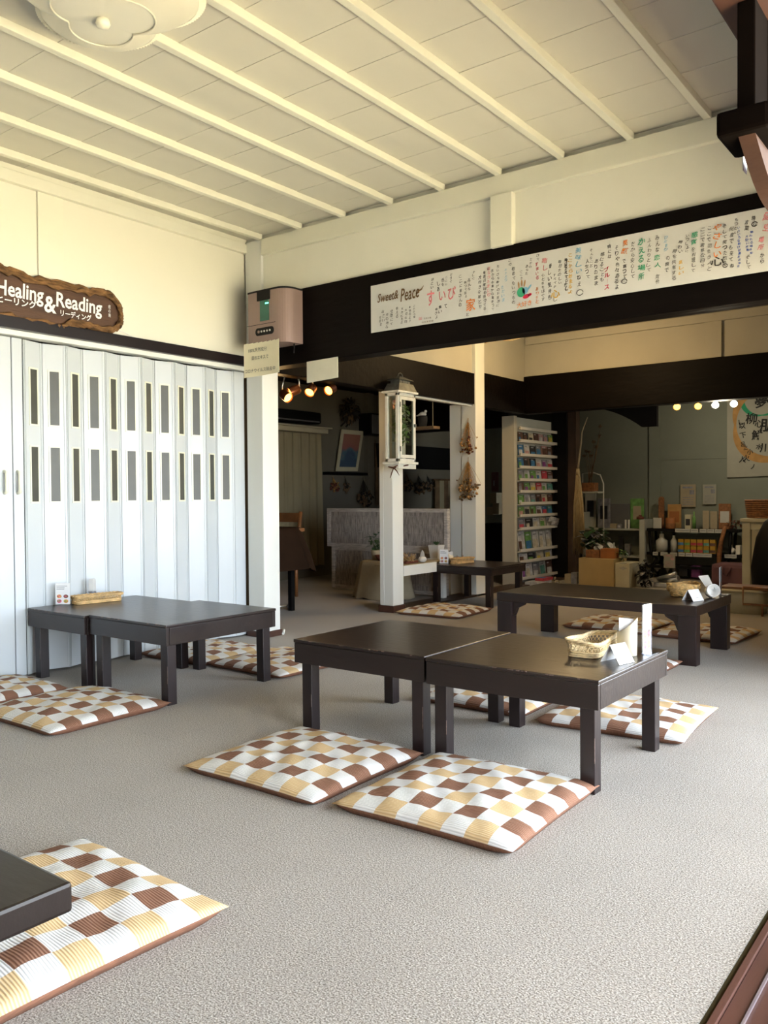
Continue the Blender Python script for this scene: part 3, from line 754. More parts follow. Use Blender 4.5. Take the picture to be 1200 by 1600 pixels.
sc_ = build('display_window', M().box(x0+.125, x0+.205, yf-.003, yf+.002, z0+.148, z0+.278, .001), 'green_screen', t)
build('indicator_light', M().box(x0+.175, x0+.203, yf-.0045, yf-.003, z0+.252, z0+.260), 'green_glow', sc_)
m = M().slab([(x0+.165+dx*.062 + (.019*math.cos(math.radians(a)) if True else 0), yf-.004, z0+.082+.024*math.sin(math.radians(a))) for dx, a in [(1, b) for b in range(-90, 91, 22)]+[(-1, b) for b in range(90, 271, 22)]], (0, .006, 0))
cp = build('control_panel', m, 'device_black', t)
for q in range(5):
    build('button', M().cyl((x0+.115+.025*q, yf-.007, z0+.082), (x0+.115+.025*q, yf-.002, z0+.082), .009 if q in (0,) else .0065, n=14), 'rose_metal' if q == 0 else 'silver', cp)
build('seam', M().box(x0+.005, x1-.09, yf-.0008, yf+.001, z0+.128, z0+.131), 'device_black', t)
build('cable', M().tube([(x1-.03, yb-.05, z0), (x1-.03, yb-.05, z0-.03), (x1-.06, yb-.02, z0-.05)], .006, 6), 'device_black', t)

mat('note_paper', (.84, .77, .55), .75, var=.01); mat('ink', (.03, .03, .03), .7); mat('plain_card', (.70, .66, .52), .7)
t = thing('paper_notice', 'cream paper notice with three lines of Japanese under the air device', 'notice', (-3.85, 3.80, 1.74))
xs0, xs1 = -4.012, -3.700; yn = 3.79
def cur(u): return yn+.012*math.sin(u*PI*.9)
m = M()
for q in range(8):
    a, b = q/8, (q+1)/8; X0 = xs0+(xs1-xs0)*a; X1 = xs0+(xs1-xs0)*b
    m.slab([(X0, cur(a), 1.715+.01*a), (X1, cur(b), 1.715+.01*b), (X1, cur(b), 1.935), (X0, cur(a), 1.930)], (0, .0012, 0))
for s, z, xx, wd in (('100%天然成分', 1.885, -3.885, .165), ('森のエキスで', 1.835, -3.865, .15), ('コロナウイルス除去中', 1.755, -3.865, .27)):
    write(m, s, .026, (xx, yn-.0005, z), (1, 0, 0), (0, 0, 1), width=wd, mi=1)
build('sheet', m, ['note_paper', 'ink'], t)
m = M().slab([(-3.625, 3.90, 1.668), (-3.366, 3.90, 1.680), (-3.366, 3.90, 1.808), (-3.625, 3.90, 1.802)], (0, .003, 0)); [setattr(v.co, 'y', v.co.y+.066) for v in m.bm.verts]
tag(build('blank_card', m, 'plain_card'), 'blank cream card hanging below the big beam beside the air device', 'card')

# ================================================================== LONG HANDWRITTEN BANNER
mat('banner_paper', (.70, .69, .66), .8, var=.02, nscale=5, bump=.12, bscale=12)
mat('brush_brown', (.14, .075, .025), .7, var=.3, nscale=40); mat('brush_black', (.035, .03, .025), .7, var=.2)
mat('brush_pink', (.85, .25, .28), .8, var=.15, nscale=30); mat('brush_orange', (.85, .25, .05), .8, var=.2, nscale=30); mat('brush_yellow', (.85, .50, .08), .8, var=.15)
mat('brush_tan', (.50, .28, .12), .8, var=.15); mat('brush_sky', (.22, .50, .70), .8, var=.15); mat('brush_green', (.05, .38, .20), .8, var=.15); mat('brush_red', (.62, .02, .07), .8, var=.15); mat('brush_blue', (.05, .12, .50), .8, var=.15)
t = thing('wall_banner', 'long white paper banner of handwritten Japanese poems in many colours on the beam', 'banner', (-1.8, 3.96, 1.92))
nb = 30; m = M(); yq = lambda u: 3.962-.003*abs(math.sin(u*9))
for q in range(nb):
    a, b = q/nb, (q+1)/nb; X0 = -3.10+2.55*a; X1 = -3.10+2.55*b
    m.slab([(X0, yq(a), 1.920), (X1, yq(b), 1.920), (X1, yq(b), 2.199), (X0, yq(a), 2.199)], (0, .002, 0))
PS = m
INK = {c: M() for c in ('brown', 'black', 'pink', 'orange', 'yellow', 'sky', 'green', 'red', 'blue')}
YI = 3.9575
def vcol(s, cx, ty, by, crop, c='black', bold=.006, wf=.92):
    ox, oy = (570, 320) if crop == 1 else (880, 300)
    P0 = PY(ox+cx/3.75, oy+ty/3.75, YI); P1 = PY(ox+cx/3.75, oy+by/3.75, YI)
    h = abs(P0.z-P1.z); n = len(s); ch = h/n
    rg = random.Random(len(s)*31+int(cx))
    for q, c_ in enumerate(s):
        z = P0.z-(q+.5)*ch; w_ = min(ch*wf, .022 if c == 'black' else .04)
        if c_ in 'ー': c_ = '|'
        sz = ch*.82*rg.uniform(.8, 1.05)
        if c_ in 'いこにて': sz *= .75
        a = rg.uniform(-.25, .25)
        write(INK[c], c_, sz, (P0.x+rg.uniform(-.003, .003), YI, z), (math.cos(a), 0, math.sin(a)), (-math.sin(a)*.7, 0, math.cos(a)), bold=bold, width=(w_*rg.uniform(.7, 1.0) if c_ != '|' else .003), shear=rg.uniform(-.1, .3))
for a in [('これから始', 290, 585, 665), ('幸せのよう', 265, 590, 690), ('大切な日', 242, 605, 695), ('天然と顔の', 218, 600, 700), ('会える', 187, 595, 665), ('空間にて', 158, 612, 710), ('天の恵み', 130, 632, 728), ('出逢い', 108, 612, 690), ('古民家', 92, 650, 712),
          ('出逢い', 395, 425, 495), ('しあ', 432, 445, 510), ('西を', 455, 430, 480), ('ここに', 478, 415, 475), ('だって', 505, 400, 460), ('会うよ', 420, 600, 670), ('集い', 443, 585, 640), ('て', 475, 575, 612), ('ここに皆さんの', 560, 405, 600), ('笑って居る', 590, 445, 548), ('みんな', 612, 430, 505), ('かしこ', 637, 385, 440), ('と', 605, 630, 655),
          ('大好きな味とか', 674, 410, 610), ('毎週日曜日も待ってる', 702, 385, 620), ('西からも東から集まって', 750, 375, 622), ('ちいさな歓びの種まきに', 780, 350, 600), ('この', 850, 315, 360), ('初めてもいつもの', 872, 360, 585), ('ここか', 918, 380, 440), ('あなた', 950, 350, 412), ('だから', 972, 310, 372), ('さて', 1015, 285, 330), ('心と体をほぐす', 1045, 400, 565), ('優しい気持ち', 1085, 340, 560), ('すべてが', 1115, 400, 490), ('し', 1115, 540, 568), ('毎日たのしい', 1143, 320, 470), ('今あえてよし', 1180, 310, 505)]: vcol(a[0], a[1], a[2], a[3], 1)
for a in [('はなうたまじり', 725, 360, 540, 'pink'), ('おかえり', 828, 370, 450, 'sky'), ('ただいま', 810, 470, 570, 'sky'), ('すまいる', 1010, 335, 440, 'red'), ('ありがと', 1010, 480, 580, 'orange'), ('癒し', 1055, 305, 390, 'pink')]: vcol(a[0], a[1], a[2], a[3], 1, a[4])
for a in [('毎日あえてうれし', 17, 385, 582), ('ねえ', 92, 480, 560), ('人生って', 142, 390, 512), ('そんなこと', 165, 330, 442), ('ありのまま', 192, 390, 550), ('感じることも', 228, 350, 527), ('時には', 270, 305, 392), ('そりゃ色々あるよ', 315, 310, 572), ('で喜って', 360, 390, 510), ('だから安心して', 408, 290, 510), ('ふんわりとして', 502, 270, 470), ('みんな', 553, 250, 355), ('気分', 550, 480, 540), ('の席で', 610, 370, 475), ('時を共有する', 652, 330, 520), ('時わい', 685, 280, 362), ('いっしょに', 728, 245, 358), ('を料理して', 765, 320, 475), ('ここで素敵な自分', 818, 205, 445), ('ここで出会う人と', 857, 195, 465), ('そして笑った顔で', 945, 185, 435), ('何度でも来てね', 985, 198, 450), ('もったい', 1012, 150, 250), ('言葉', 1075, 160, 228), ('そして', 1085, 365, 455), ('時の', 1120, 135, 205), ('から', 1165, 355, 420)]: vcol(a[0], a[1], a[2], a[3], 2)
for a in [('ここから始まるよ', 42, 355, 600, 'yellow'), ('美味しい', 90, 320, 485, 'sky'), ('ブルース', 257, 435, 575, 'red'), ('笑顔', 362, 275, 368, 'orange'), ('かえる場所', 457, 265, 520, 'green'), ('恋人', 552, 360, 450, 'green'), ('ひだまり', 603, 255, 348, 'sky'), ('楽しい', 690, 395, 490, 'yellow'), ('感謝', 770, 230, 312, 'green'), ('やさしい', 903, 180, 390, 'orange'), ('いろいろな歓びが集まる場所', 1030, 200, 445, 'blue'), ('歌われる場所を', 1103, 225, 367, 'blue'), ('大空に感動', 1078, 250, 350, 'blue'), ('場所', 1160, 258, 345, 'pink'), ('愛空', 1192, 108, 240, 'pink')]: vcol(a[0], a[1], a[2], a[3], 2, a[4], bold=.014, wf=1.0)
def hz(s, px, py, h, wd, c, ang=0, **kw):
    P = PY(px, py, YI); a = math.radians(ang); write(INK[c], s, h, (P.x, YI, P.z), (math.cos(a), 0, math.sin(a)), (-math.sin(a), 0, math.cos(a)), width=wd, **kw)
hz('Sweet&', 606, 463, .052, .155, 'brown', 2, bold=.012, shear=.3)
hz('Peace', 640, 458, .075, .135, 'brown', 4, bold=.012, shear=.3)
P = PY(654, 456, YI); INK['brown'].tube([(P.x-.02, YI, P.z-.02), (P.x, YI, P.z+.005), (P.x+.02, YI, P.z+.012), (P.x+.035, YI, P.z+.03)], [.002, .005, .004, .001], 6)
hz('す', 673, 466, .085, .05, 'pink', 0, bold=.012); hz('い', 691, 462, .05, .045, 'pink', 0, bold=.012); hz('ぴ', 706, 458, .07, .052, 'pink', 0, bold=.012)
hz('家', 735.5, 476, .068, .058, 'orange', 0, bold=.012)
hz('回', 657, 498, .014, .02, 'red'); hz('日吉の里', 668, 497, .010, .05, 'brown'); hz('古民家茶屋', 668, 502.5, .010, .08, 'brown')
hz('大好き', 819, 475, .028, .085, 'orange', 4, bold=.01); hz('心', 868, 459, .042, .05, 'yellow', 0, bold=.016)
hz('心', 1121, 408, .042, .058, 'black', 0, bold=.008)
for px, py, r in ((906, 457, .014), (975.5, 439.5, .011), (1179, 350, .010), (1133, 415, .008)):
    P = PY(px, py, YI); INK['black'].tube([(P.x+r*1.2*math.cos(a*.42), YI, P.z+r*math.sin(a*.42)) for a in range(15)], .0016, 5)
for k, (c, mm) in enumerate(INK.items()): PS.merge(mm.bm, k+1)
build('written_paper', PS, ['banner_paper']+['brush_'+c for c in INK], t)
# painted hand print: coloured palm and fingers
P = PY(819, 454, YI); hp = M()
def blob(cx, cz, rx, rz, mi, ang=0):
    pts = []
    for q in range(14):
        a = 2*PI*q/14; u, v = rx*math.cos(a), rz*math.sin(a); ca, sa = math.cos(ang), math.sin(ang)
        pts.append((P.x+cx+u*ca-v*sa, YI-.0004, P.z+cz+u*sa+v*ca))
    hp.slab(pts, (0, .0006, 0), mi)
blob(-.018, -.006, .024, .026, 0); blob(.006, .0, .018, .018, 1); blob(.012, -.032, .020, .011, 2, .2); blob(.032, -.026, .012, .007, 2, .2)
for cx, cz, a in ((-.032, .034, -.12), (-.014, .041, -.02), (.003, .037, .15)): blob(cx, cz, .0045, .018, 3, -a)
blob(.030, .012, .005, .018, 4, -.7)
build('hand_print', hp, ['brush_green', 'brush_sky', 'brush_red', 'brush_tan', 'brush_sky'], t)

# ================================================================== WHITE LANTERN ON THE MIDDLE POST
mat('lantern_white', (.78, .77, .68), .55, var=.06, nscale=30, bump=.1); mat('old_zinc', (.13, .135, .12), .55, metal=.4, var=.3, nscale=20)
thin_glass('glass', (.92, .94, .92)); mat('ivy', (.24, .40, .09), .5, var=.4, nscale=20); mat('ivy_light', (.75, .78, .50), .6, var=.3, nscale=20)
mat('stem', (.10, .14, .05), .6); mat('rust_ribbon', (.12, .05, .03), .7)
lx0, lx1, ly0, ly1 = -4.026, -3.900, 5.318, 5.560; lz0, lz1 = 1.195, 1.765
t = thing('lantern', 'tall white wooden lantern with grey metal roof and greenery inside on the middle post', 'lantern', (-3.88, 5.33, lz0))
m = M()
for a in (lx0, lx1-.024):
    for b in (ly0, ly1-.024): m.box(a, a+.024, b, b+.024, lz0+.02, lz1, .002)
m.box(lx0, lx1, ly0, ly1, lz0+.02, lz0+.045, .002).box(lx0, lx1, ly0, ly1, lz1-.03, lz1-.006, .002)
build('frame', m, 'lantern_white', t)
build('base_board', M().box(lx0-.018, lx1+.018, ly0-.018, ly1+.010, lz0, lz0+.02, .003).box(lx0, lx1, ly0, ly0+.008, lz0-.035, lz0).box(lx1-.008, lx1, ly0+.008, ly1, lz0-.035, lz0), 'lantern_white', t)
build('top_board', M().box(lx0-.02, lx1+.02, ly0-.02, ly1+.012, lz1-.006, lz1+.010, .003), 'lantern_white', t)
dr = build('door', M().box(lx1-.004, lx1+.008, ly0+.020, ly0+.042, lz0+.05, lz1-.035, .001).box(lx1-.004, lx1+.008, ly1-.042, ly1-.02, lz0+.05, lz1-.035, .001).box(lx1-.004, lx1+.008, ly0+.042, ly1-.042, lz0+.05, lz0+.075).box(lx1-.004, lx1+.008, ly0+.042, ly1-.042, lz1-.06, lz1-.035), 'lantern_white', t)
build('hinge', M().box(lx1+.008, lx1+.011, ly0+.014, ly0+.026, lz0+.10, lz0+.14), 'old_zinc', dr); build('hinge', M().box(lx1+.008, lx1+.011, ly0+.014, ly0+.026, lz1-.12, lz1-.08), 'old_zinc', dr)
build('latch', M().box(lx1+.008, lx1+.020, ly1-.038, ly1-.016, lz0+.30, lz0+.325, .002), 'old_zinc', dr)
build('glass_pane', M().box(lx0+.02, lx1-.02, ly0+.008, ly0+.011, lz0+.04, lz1-.03), 'glass', t)
build('glass_pane', M().box(lx1+.001, lx1+.004, ly0+.04, ly1-.04, lz0+.07, lz1-.055), 'glass', t)
build('glass_pane', M().box(lx0+.005, lx0+.008, ly0+.02, ly1-.02, lz0+.04, lz1-.03), 'glass', t)
cx, cy = (lx0+lx1)/2, (ly0+ly1)/2
def pyr(w0, w1, z0, z1, m):
    a = [m.bm.verts.new((cx+sx*w0*.72, cy+sy*w0*1.15, z0)) for sx, sy in ((-1, -1), (1, -1), (1, 1), (-1, 1))]; b = [m.bm.verts.new((cx+sx*w1*.72, cy+sy*w1*1.15, z1)) for sx, sy in ((-1, -1), (1, -1), (1, 1), (-1, 1))]
    m.bm.faces.new(a[::-1]); m.bm.faces.new(b)
    for q in range(4): m.bm.faces.new((a[q], a[(q+1) % 4], b[(q+1) % 4], b[q]))
m = M(); pyr(.108, .082, lz1+.010, lz1+.072, m); pyr(.062, .062, lz1+.072, lz1+.100, m); pyr(.086, .080, lz1+.100, lz1+.106, m); pyr(.080, .02, lz1+.106, lz1+.132, m)
for q in range(5): m.box(cx+.044, cx+.047, cy-.06+.024*q, cy-.052+.024*q, lz1+.074, lz1+.098)
build('metal_roof', m, 'old_zinc', t)
build('ring_handle', M().tube([(cx, cy+.032*math.cos(a*PI/10), lz1+.128+.034*math.sin(a*PI/10)) for a in range(11)], .004, 6), 'old_zinc', t)
build('ribbon', M().tube([(lx1+.01, cy, lz0-.005), (lx1-.03, ly0-.02, lz0-.03), (lx1-.05, ly0-.02, lz0-.07), (lx1-.065, ly0-.02, lz0-.11)], [.005, .006, .005, .002], 6).tube([(lx1-.03, ly0-.02, lz0-.03), (lx1-.0, ly0-.02, lz0-.055), (lx1+.02, ly0-.015, lz0-.09)], [.006, .005, .002], 6).tube([(lx1-.08, ly0-.022, lz0-.02), (lx1-.03, ly0-.024, lz0-.03), (lx1+.01, ly0-.02, lz0-.01)], [.004, .009, .004], 6), 'rust_ribbon', t)
def foliage(name, label, cat, c, rx, ry, rz, n, size, seed, mats=('ivy', 'ivy_light'), parent=None, stems=6, droop=.3, base=None):
    rg = random.Random(seed); m = M(); c = Vector(c)
    for q in range(stems):
        e = c+Vector((rg.uniform(-rx, rx), rg.uniform(-ry, ry), rg.uniform(-.3, 1)*rz)); b = Vector(base) if base else c-Vector((0, 0, rz))
        m.tube([b, b.lerp(e, .5)+Vector((rg.uniform(-.01, .01), 0, .01)), e], [.002, .0016, .001], 4, mi=2)
    for q in range(n):
        while True:
            u = Vector((rg.uniform(-1, 1), rg.uniform(-1, 1), rg.uniform(-1, 1)))
            if u.length < 1: break
        p = c+Vector((u.x*rx, u.y*ry, u.z*rz)); d = Vector((rg.uniform(-1, 1), rg.uniform(-1, 1), rg.uniform(-.6, .8)))
        s = size*rg.uniform(.6, 1.3); m.leaf(p, d, s, s*.62, mi=0 if rg.random() < .60 else 1, droop=droop)
    o = build(name, m, [mats[0], mats[1], 'stem'], parent)
    if label: tag(o, label, cat)
    return o
pot = thing('potted_ivy', 'small leafy plant in a glass jar inside the white lantern', 'plant', (cx, cy, lz0+.021))
build('jar', M().lathe([(.001, lz0+.021), (.026, lz0+.021), (.028, lz0+.03), (.024, lz0+.13), (.034, lz0+.165), (.030, lz0+.165), (.020, lz0+.13), (.001, lz0+.10)], (cx, cy, 0), 18), 'lantern_white', pot)
foliage('foliage', None, None, (cx+.008, cy, lz0+.33), .040, .080, .175, 330, .042, 3, parent=pot, base=(cx, cy, lz0+.15))

# dried flower bunches hanging on the wide post
mat('dried_gold', (.36, .19, .06), .85, var=.45, nscale=50); mat('dried_red', (.13, .035, .02), .85, var=.4, nscale=50); mat('dried_dark', (.02, .017, .013), .9, var=.4); mat('dried_dull', (.13, .08, .04), .9, var=.4)
def bunch(label, x, y, zt, ln, wd, seed, mats=('dried_gold', 'dried_red'), n=46, nrm=(0, -1, 0), gx=(1, 0, 0), group=None, cat='dried flowers', fan=1.0, heads=.009):
    rg = random.Random(seed); m = M(); X = Vector(gx); Nn = Vector(nrm)
    o0 = Vector((x, y, zt))
    m.tube([o0, o0-Vector((0, 0, .10*ln))], .0025, 5)
    kn = o0-Vector((0, 0, .10*ln))
    for q in range(n):
        a = rg.gauss(0, .42)*wd*fan; dn_ = rg.uniform(.0, .55)*wd; l_ = ln*rg.uniform(.55, .98)
        e = o0+X*a+Nn*(dn_+.004)-Vector((0, 0, l_)); mid = kn.lerp(e, .5)+X*a*.05+Nn*.004
        m.tube([kn+Nn*.004, mid, e], [.0018, .0014, .001], 4)
        if heads:
            for s in range(rg.randint(1, 3)):
                m.ball(e+X*rg.uniform(-.012, .012)+Vector((0, 0, rg.uniform(-.01, .03)))+Nn*.003, heads*rg.uniform(.6, 1.3), 1, mi=1 if rg.random() < .5 else 0, jit=.3)
    return tag(build('dried_flower_bunch', m, list(mats)), label, cat, group)
bunch('upper bunch of dried brown flowers hanging on the wide white post', -4.108, 6.705, 1.665, .345, .10, 2, n=34, heads=.011)
bunch('lower bunch of dried golden flowers hanging on the wide white post', -4.105, 6.700, 1.30, .40, .115, 5, ('dried_gold', 'dried_dull'), n=55, heads=.012)

# dark wooden wall shelf end and its bracket at the upper right, under the door lintel
t = thing('lintel_bracket', 'dark brown carved wooden bracket hanging from the door lintel at the upper right', 'bracket', (-.40, 1.9, 1.6))
mat('bracket_dark', (.0045, .0028, .002), .9, var=.3, spec=.03); mat('bracket_wood', (.06, .025, .012), .6, var=.2, bump=.1)
build('hanging_post', M().box(-.438, -.405, 1.700, 1.80, 1.655, 1.885, .003), 'bracket_dark', t)
build('cross_block', M().box(-.465, -.37, 1.655, 1.79, 1.622, 1.668, .008), 'bracket_dark', t)
pts = []
for q in range(12):
    u = q/11; pts.append((1.68+.30*u, 1.622-.075*u-.045*math.sin(u*PI/2)**2*0-.030*math.sin(u*PI)))
pts2 = [(a+.012, b+.035+.02*math.sin(i/11*PI)) for i, (a, b) in enumerate(pts)][::-1]
build('curved_arm', M().slab([(-.430, a, b) for a, b in pts+pts2], (.03, 0, 0)), 'bracket_wood', t)
build('back_board', M().box(-.44, -.40, 1.80, 2.35, 1.66, 1.885, .002), 'bracket_dark', t)
build('small_label', M().box(-.452, -.4505, 1.795, 1.825, 1.60, 1.64), 'paper', t)
# ================================================================== LEFT ROOM
mat('copper', (.35, .10, .03), .3, metal=.7); mat('lamp_glow', (1, .8, .4), .5, emit=(1, .42, .06), estr=1.3); mat('lamp_glow_white', (1, 1, 1), .5, emit=(1, .93, .80), estr=2.5)
mat('curtain', (.33, .285, .18), .95, spec=.05, var=.06, nscale=3, bump=.1); mat('white_wash', (.50, .46, .42), .8, var=.28, nscale=14, stretch=(1, 1, 6), bump=.3); mat('rattan_weave', (.40, .355, .315), .85, var=.45, nscale=22, stretch=(3, 3, .5), bump=.5, bscale=60)
mat('brown_cloth', (.026, .014, .008), .95, spec=.05, var=.12, bump=.1); mat('linen', (.36, .30, .20), .9, var=.1, bump=.15); mat('chair_wood', (.22, .09, .03), .45, var=.25)
mat('dark_mauve', (.13, .055, .06), .85, var=.15); mat('beige_box', (.42, .30, .13), .7, var=.05); mat('cream_paint', (.50, .46, .32), .6, var=.06); mat('orange_wood', (.34, .12, .03), .6, var=.15)
mat('ceramic', (.72, .70, .64), .3); mat('basket_brown', (.22, .09, .03), .7, var=.35, nscale=40, bump=.4); mat('leaf_dark', (.03, .075, .025), .4, var=.4, nscale=20)
mat('white_shelf', (.42, .43, .38), .6, var=.05); mat('grey_panel', (.12, .12, .12), .4); mat('broom_straw', (.42, .32, .17), .85, var=.35, nscale=40, stretch=(6, 6, .4), bump=.5)

def spot(label, p, aim, glow, r=.038, ln=.085, col='copper'):
    p = Vector(p); a = Vector(aim).normalized(); t = thing('spotlight', label, 'spotlight', p)
    b0 = p-a*ln*.5; b1 = p+a*ln*.5
    m = M().tube([b0, b0+a*.01, b1], [r*.7, r, r], 18, cap=False); m.tube([b1, b1-a*.012], [r, r*.88], 18, cap=False)
    build('shade', m, col, t)
    build('bulb', M().cyl(b1-a*.014, b1-a*.010, r*.88, n=18), glow, t)
    build('arm', M().tube([b0, b0+Vector((0, 0, .05)), (p.x, p.y, p.z+.16)], .006, 6), 'silver', t)
    return t
tr_z = PX(485, 608, -4.4).z+.155
tb = M().box(-4.42, -4.38, 4.35, 5.35, tr_z, tr_z+.03)
for yy in (4.4, 5.3): tb.cyl((-4.4, yy, tr_z+.02), (-4.4, yy, 2.39), .008)
tag(build('lamp_rail', tb, 'black'), 'black rail behind the big beam carrying four amber spotlights', 'lamp rail')
for lb, (px, py), aim in (('amber spotlight nearest the white corner post, lowest of the four', (446, 618), (1.0, -.1, -.6)), ('amber spotlight second from the white corner post', (460, 610), (-.5, -.8, -.45)), ('amber spotlight third from the corner post, under the blank card', (486, 609), (.25, -.9, -.8)), ('amber spotlight farthest from the corner post, pointing right', (517, 608), (.1, -.95, -.45))):
    P = PX(px, py, -4.4); spot(lb, (P.x, P.y, min(P.z, tr_z-.13)), aim, 'lamp_glow')
ll = bpy.data.lights.new('spot_bulbs', 'POINT'); ll.energy = 1.0; ll.color = (1, .62, .25); ll.shadow_soft_size = .05
lo = bpy.data.objects.new('spot_bulbs', ll); COL.objects.link(lo); lo.location = (-4.62, 4.75, 1.62)

XL = -6.62
def onwall(px, py, off=0.0): return PX(px, py, XL+off)
# air conditioner, curtain box, curtain
a, b = onwall(430, 638, .2), onwall(503, 663, .2)
t = thing('air_conditioner', 'black wall air conditioner above the cream curtain in the left room', 'air conditioner', (XL+.1, (a.y+b.y)/2, b.z))
build('casing', M().box(XL, XL+.20, a.y, b.y, b.z+.0, b.z+.135, .03), 'black', t); build('air_slot', M().box(XL+.195, XL+.203, a.y+.04, b.y-.04, b.z+.015, b.z+.03), 'grey_panel', t)
a, b = onwall(425, 664, .14), onwall(512, 672, .14)
tag(build('curtain_box', M().box(XL, XL+.15, a.y, b.y, b.z-.045, b.z+.008, .004).box(XL, XL+.19, a.y-.02, b.y+.03, b.z+.008, b.z+.025, .003), 'cream_paint'), 'cream painted curtain box below the black air conditioner', 'curtain box')
zt = b.z-.05; m = M(); y0c, y1c = a.y+.05, b.y-.05; nn = 120; A = []; B = []
for q in range(nn+1):
    u = q/nn; y = y0c+(y1c-y0c)*u; w1 = .018*math.sin(u*38)+.01*math.sin(u*91); w2 = .035*math.sin(u*38+.4)+.012*math.sin(u*70)
    A.append(m.bm.verts.new((XL+.075+w1, y, zt))); B.append(m.bm.verts.new((XL+.085+w2, y+.006*math.sin(u*50), .14)))
for q in range(nn): f = m.bm.faces.new((A[q], A[q+1], B[q+1], B[q])); f.smooth = True
for v in list(A): pass
tag(build('curtain', m, 'curtain'), 'long cream curtain on the left wall of the left room', 'curtain')
# ledge with leaning picture
a, b = onwall(513, 737, .09), onwall(574, 742, .09)
zl = a.z
tag(build('wall_ledge', M().box(XL, XL+.10, a.y, b.y, zl-.035, zl, .003), 'black'), 'narrow black ledge under the tilted picture in the left room', 'shelf')
t = thing('framed_picture', 'tilted cream framed painting in pink and blue leaning on the black ledge', 'picture', (XL+.06, (a.y+b.y)/2, zl))
C4 = [PX(px, py, XL+.05) for px, py in ((533, 671), (566.5, 674), (557, 736.3), (524, 736))]
ctr = sum(C4, Vector())/4
def quad(k, x): return [Vector((x, ctr.y+(c.y-ctr.y)*k, ctr.z+(c.z-ctr.z)*k)) for c in C4]
m = M()
o4, i4 = quad(1, XL+.05), quad(.80, XL+.05)
for q in range(4): m.slab([o4[q], o4[(q+1) % 4], i4[(q+1) % 4], i4[q]], (.02, 0, 0))
build('frame', m, 'cream_paint', t)
m_, nt, bs = new_mat('painting'); bs.inputs['Roughness'].default_value = .6
g = N(nt, 'ShaderNodeNewGeometry'); sp = N(nt, 'ShaderNodeSeparateXYZ'); L(nt, g.outputs['Position'], sp.inputs[0]); nz = N(nt, 'ShaderNodeTexNoise'); nz.inputs['Scale'].default_value = 7; L(nt, g.outputs['Position'], nz.inputs[0])
mr = N(nt, 'ShaderNodeMapRange'); mr.inputs[1].default_value = ctr.z-.17; mr.inputs[2].default_value = ctr.z+.17; L(nt, sp.outputs[2], mr.inputs[0])
ad = N(nt, 'ShaderNodeMath', operation='ADD'); L(nt, mr.outputs[0], ad.inputs[0]); L(nt, nz.outputs['Fac'], ad.inputs[1]); sb = N(nt, 'ShaderNodeMath', operation='SUBTRACT'); sb.inputs[1].default_value = .5; L(nt, ad.outputs[0], sb.inputs[0])
cr = N(nt, 'ShaderNodeValToRGB'); e = cr.color_ramp.elements; e[0].color = (.04, .07, .12, 1); e[1].color = (.26, .10, .09, 1); e[0].position = .25; e[1].position = .62; x_ = e.new(.42); x_.color = (.06, .12, .16, 1); x_ = e.new(.85); x_.color = (.28, .12, .09, 1)
L(nt, sb.outputs[0], cr.inputs[0]); L(nt, cr.outputs[0], bs.inputs['Base Color'])
build('painting', M().slab(quad(.81, XL+.055), (.006, 0, 0)), 'painting', t)
def wallbunch(label, px, p0, p1, wd, seed, mats=('dried_dark', 'dried_dull'), n=34, heads=.014, X=XL, off=.03):
    A_ = PX(px, p0, X+off); B_ = PX(px, p1, X+off)
    return bunch(label, X+off-.01, A_.y, A_.z, (A_.z-B_.z)*1.02, wd, seed, mats, n, (1, 0, 0), (0, 1, 0), heads=heads)
t = thing('dried_topiary', 'dark round bunch of dried leaves on two stems above the tilted picture', 'dried flowers', (XL+.02, onwall(546, 640).y, onwall(546, 672).z))
m = M(); c0 = onwall(546, 640, .12); rg = random.Random(12)
for q in range(420):
    u = Vector((rg.gauss(0, 1), rg.gauss(0, 1), rg.gauss(0, 1))).normalized()*rg.uniform(.4, 1)
    p = c0+Vector((u.x*.10, u.y*.14, u.z*.135)); m.leaf(p, u+Vector((0, 0, -.2)), rg.uniform(.03, .06), .03, mi=0 if rg.random() < .7 else 1, droop=.3)
m.tube([c0+Vector((-.1, 0, .02)), c0+Vector((-.03, 0, .10)), c0], .01, 5)
build('dried_leaves', m, ['dried_dark', 'dried_dull'], t)
for dy in (-.04, .05): build('stem', M().tube([c0+Vector((0, dy*.4, -.05)), c0+Vector((-.05, dy, -.16)), c0+Vector((-.10, dy*1.1, -.20))], .011, 6), 'dried_dark', t)
wallbunch('small orange dried bunch hanging at the left end of the black ledge', 521, 744, 768, .09, 31, ('dried_gold', 'dried_red'), 20, .016)
wallbunch('small dark bell shaped dried bunch under the middle of the black ledge', 540, 744, 770, .06, 32, n=26, heads=.018)
wallbunch('big dark dried bunch hanging below the right end of the black ledge', 568, 745, 791, .12, 33, n=80, heads=.018)
for px, p0, p1, lb, sd in ((635, 736, 767, 'left of the three small dried bunches on the black rail', 34), (654, 740, 770, 'middle of the three small dried bunches on the black rail', 35), (668, 741, 766, 'right of the three small dried bunches on the black rail', 36)):
    wallbunch(lb, px, p0, p1, .10, sd, ('dried_dull', 'dried_dark') if sd == 34 else ('dried_dark', 'dried_dull'), 30, .02, X=-6.585)
a, b = PX(577, 645, -6.45), PX(592, 681, -6.45)
t = thing('wall_speaker', 'small black speaker high on the wall behind the middle post', 'speaker', (-6.5, (a.y+b.y)/2, b.z))
build('cabinet', M().box(-6.62, -6.42, a.y, b.y+.08, b.z, a.z, .01), 'black', t); build('grille', M().box(-6.42, -6.414, a.y+.012, b.y+.068, b.z+.02, a.z-.02), 'grey_panel', t)
a = PX(587, 686, -6.52); b = PX(589, 792, -6.52); m = M(); rg = random.Random(3)
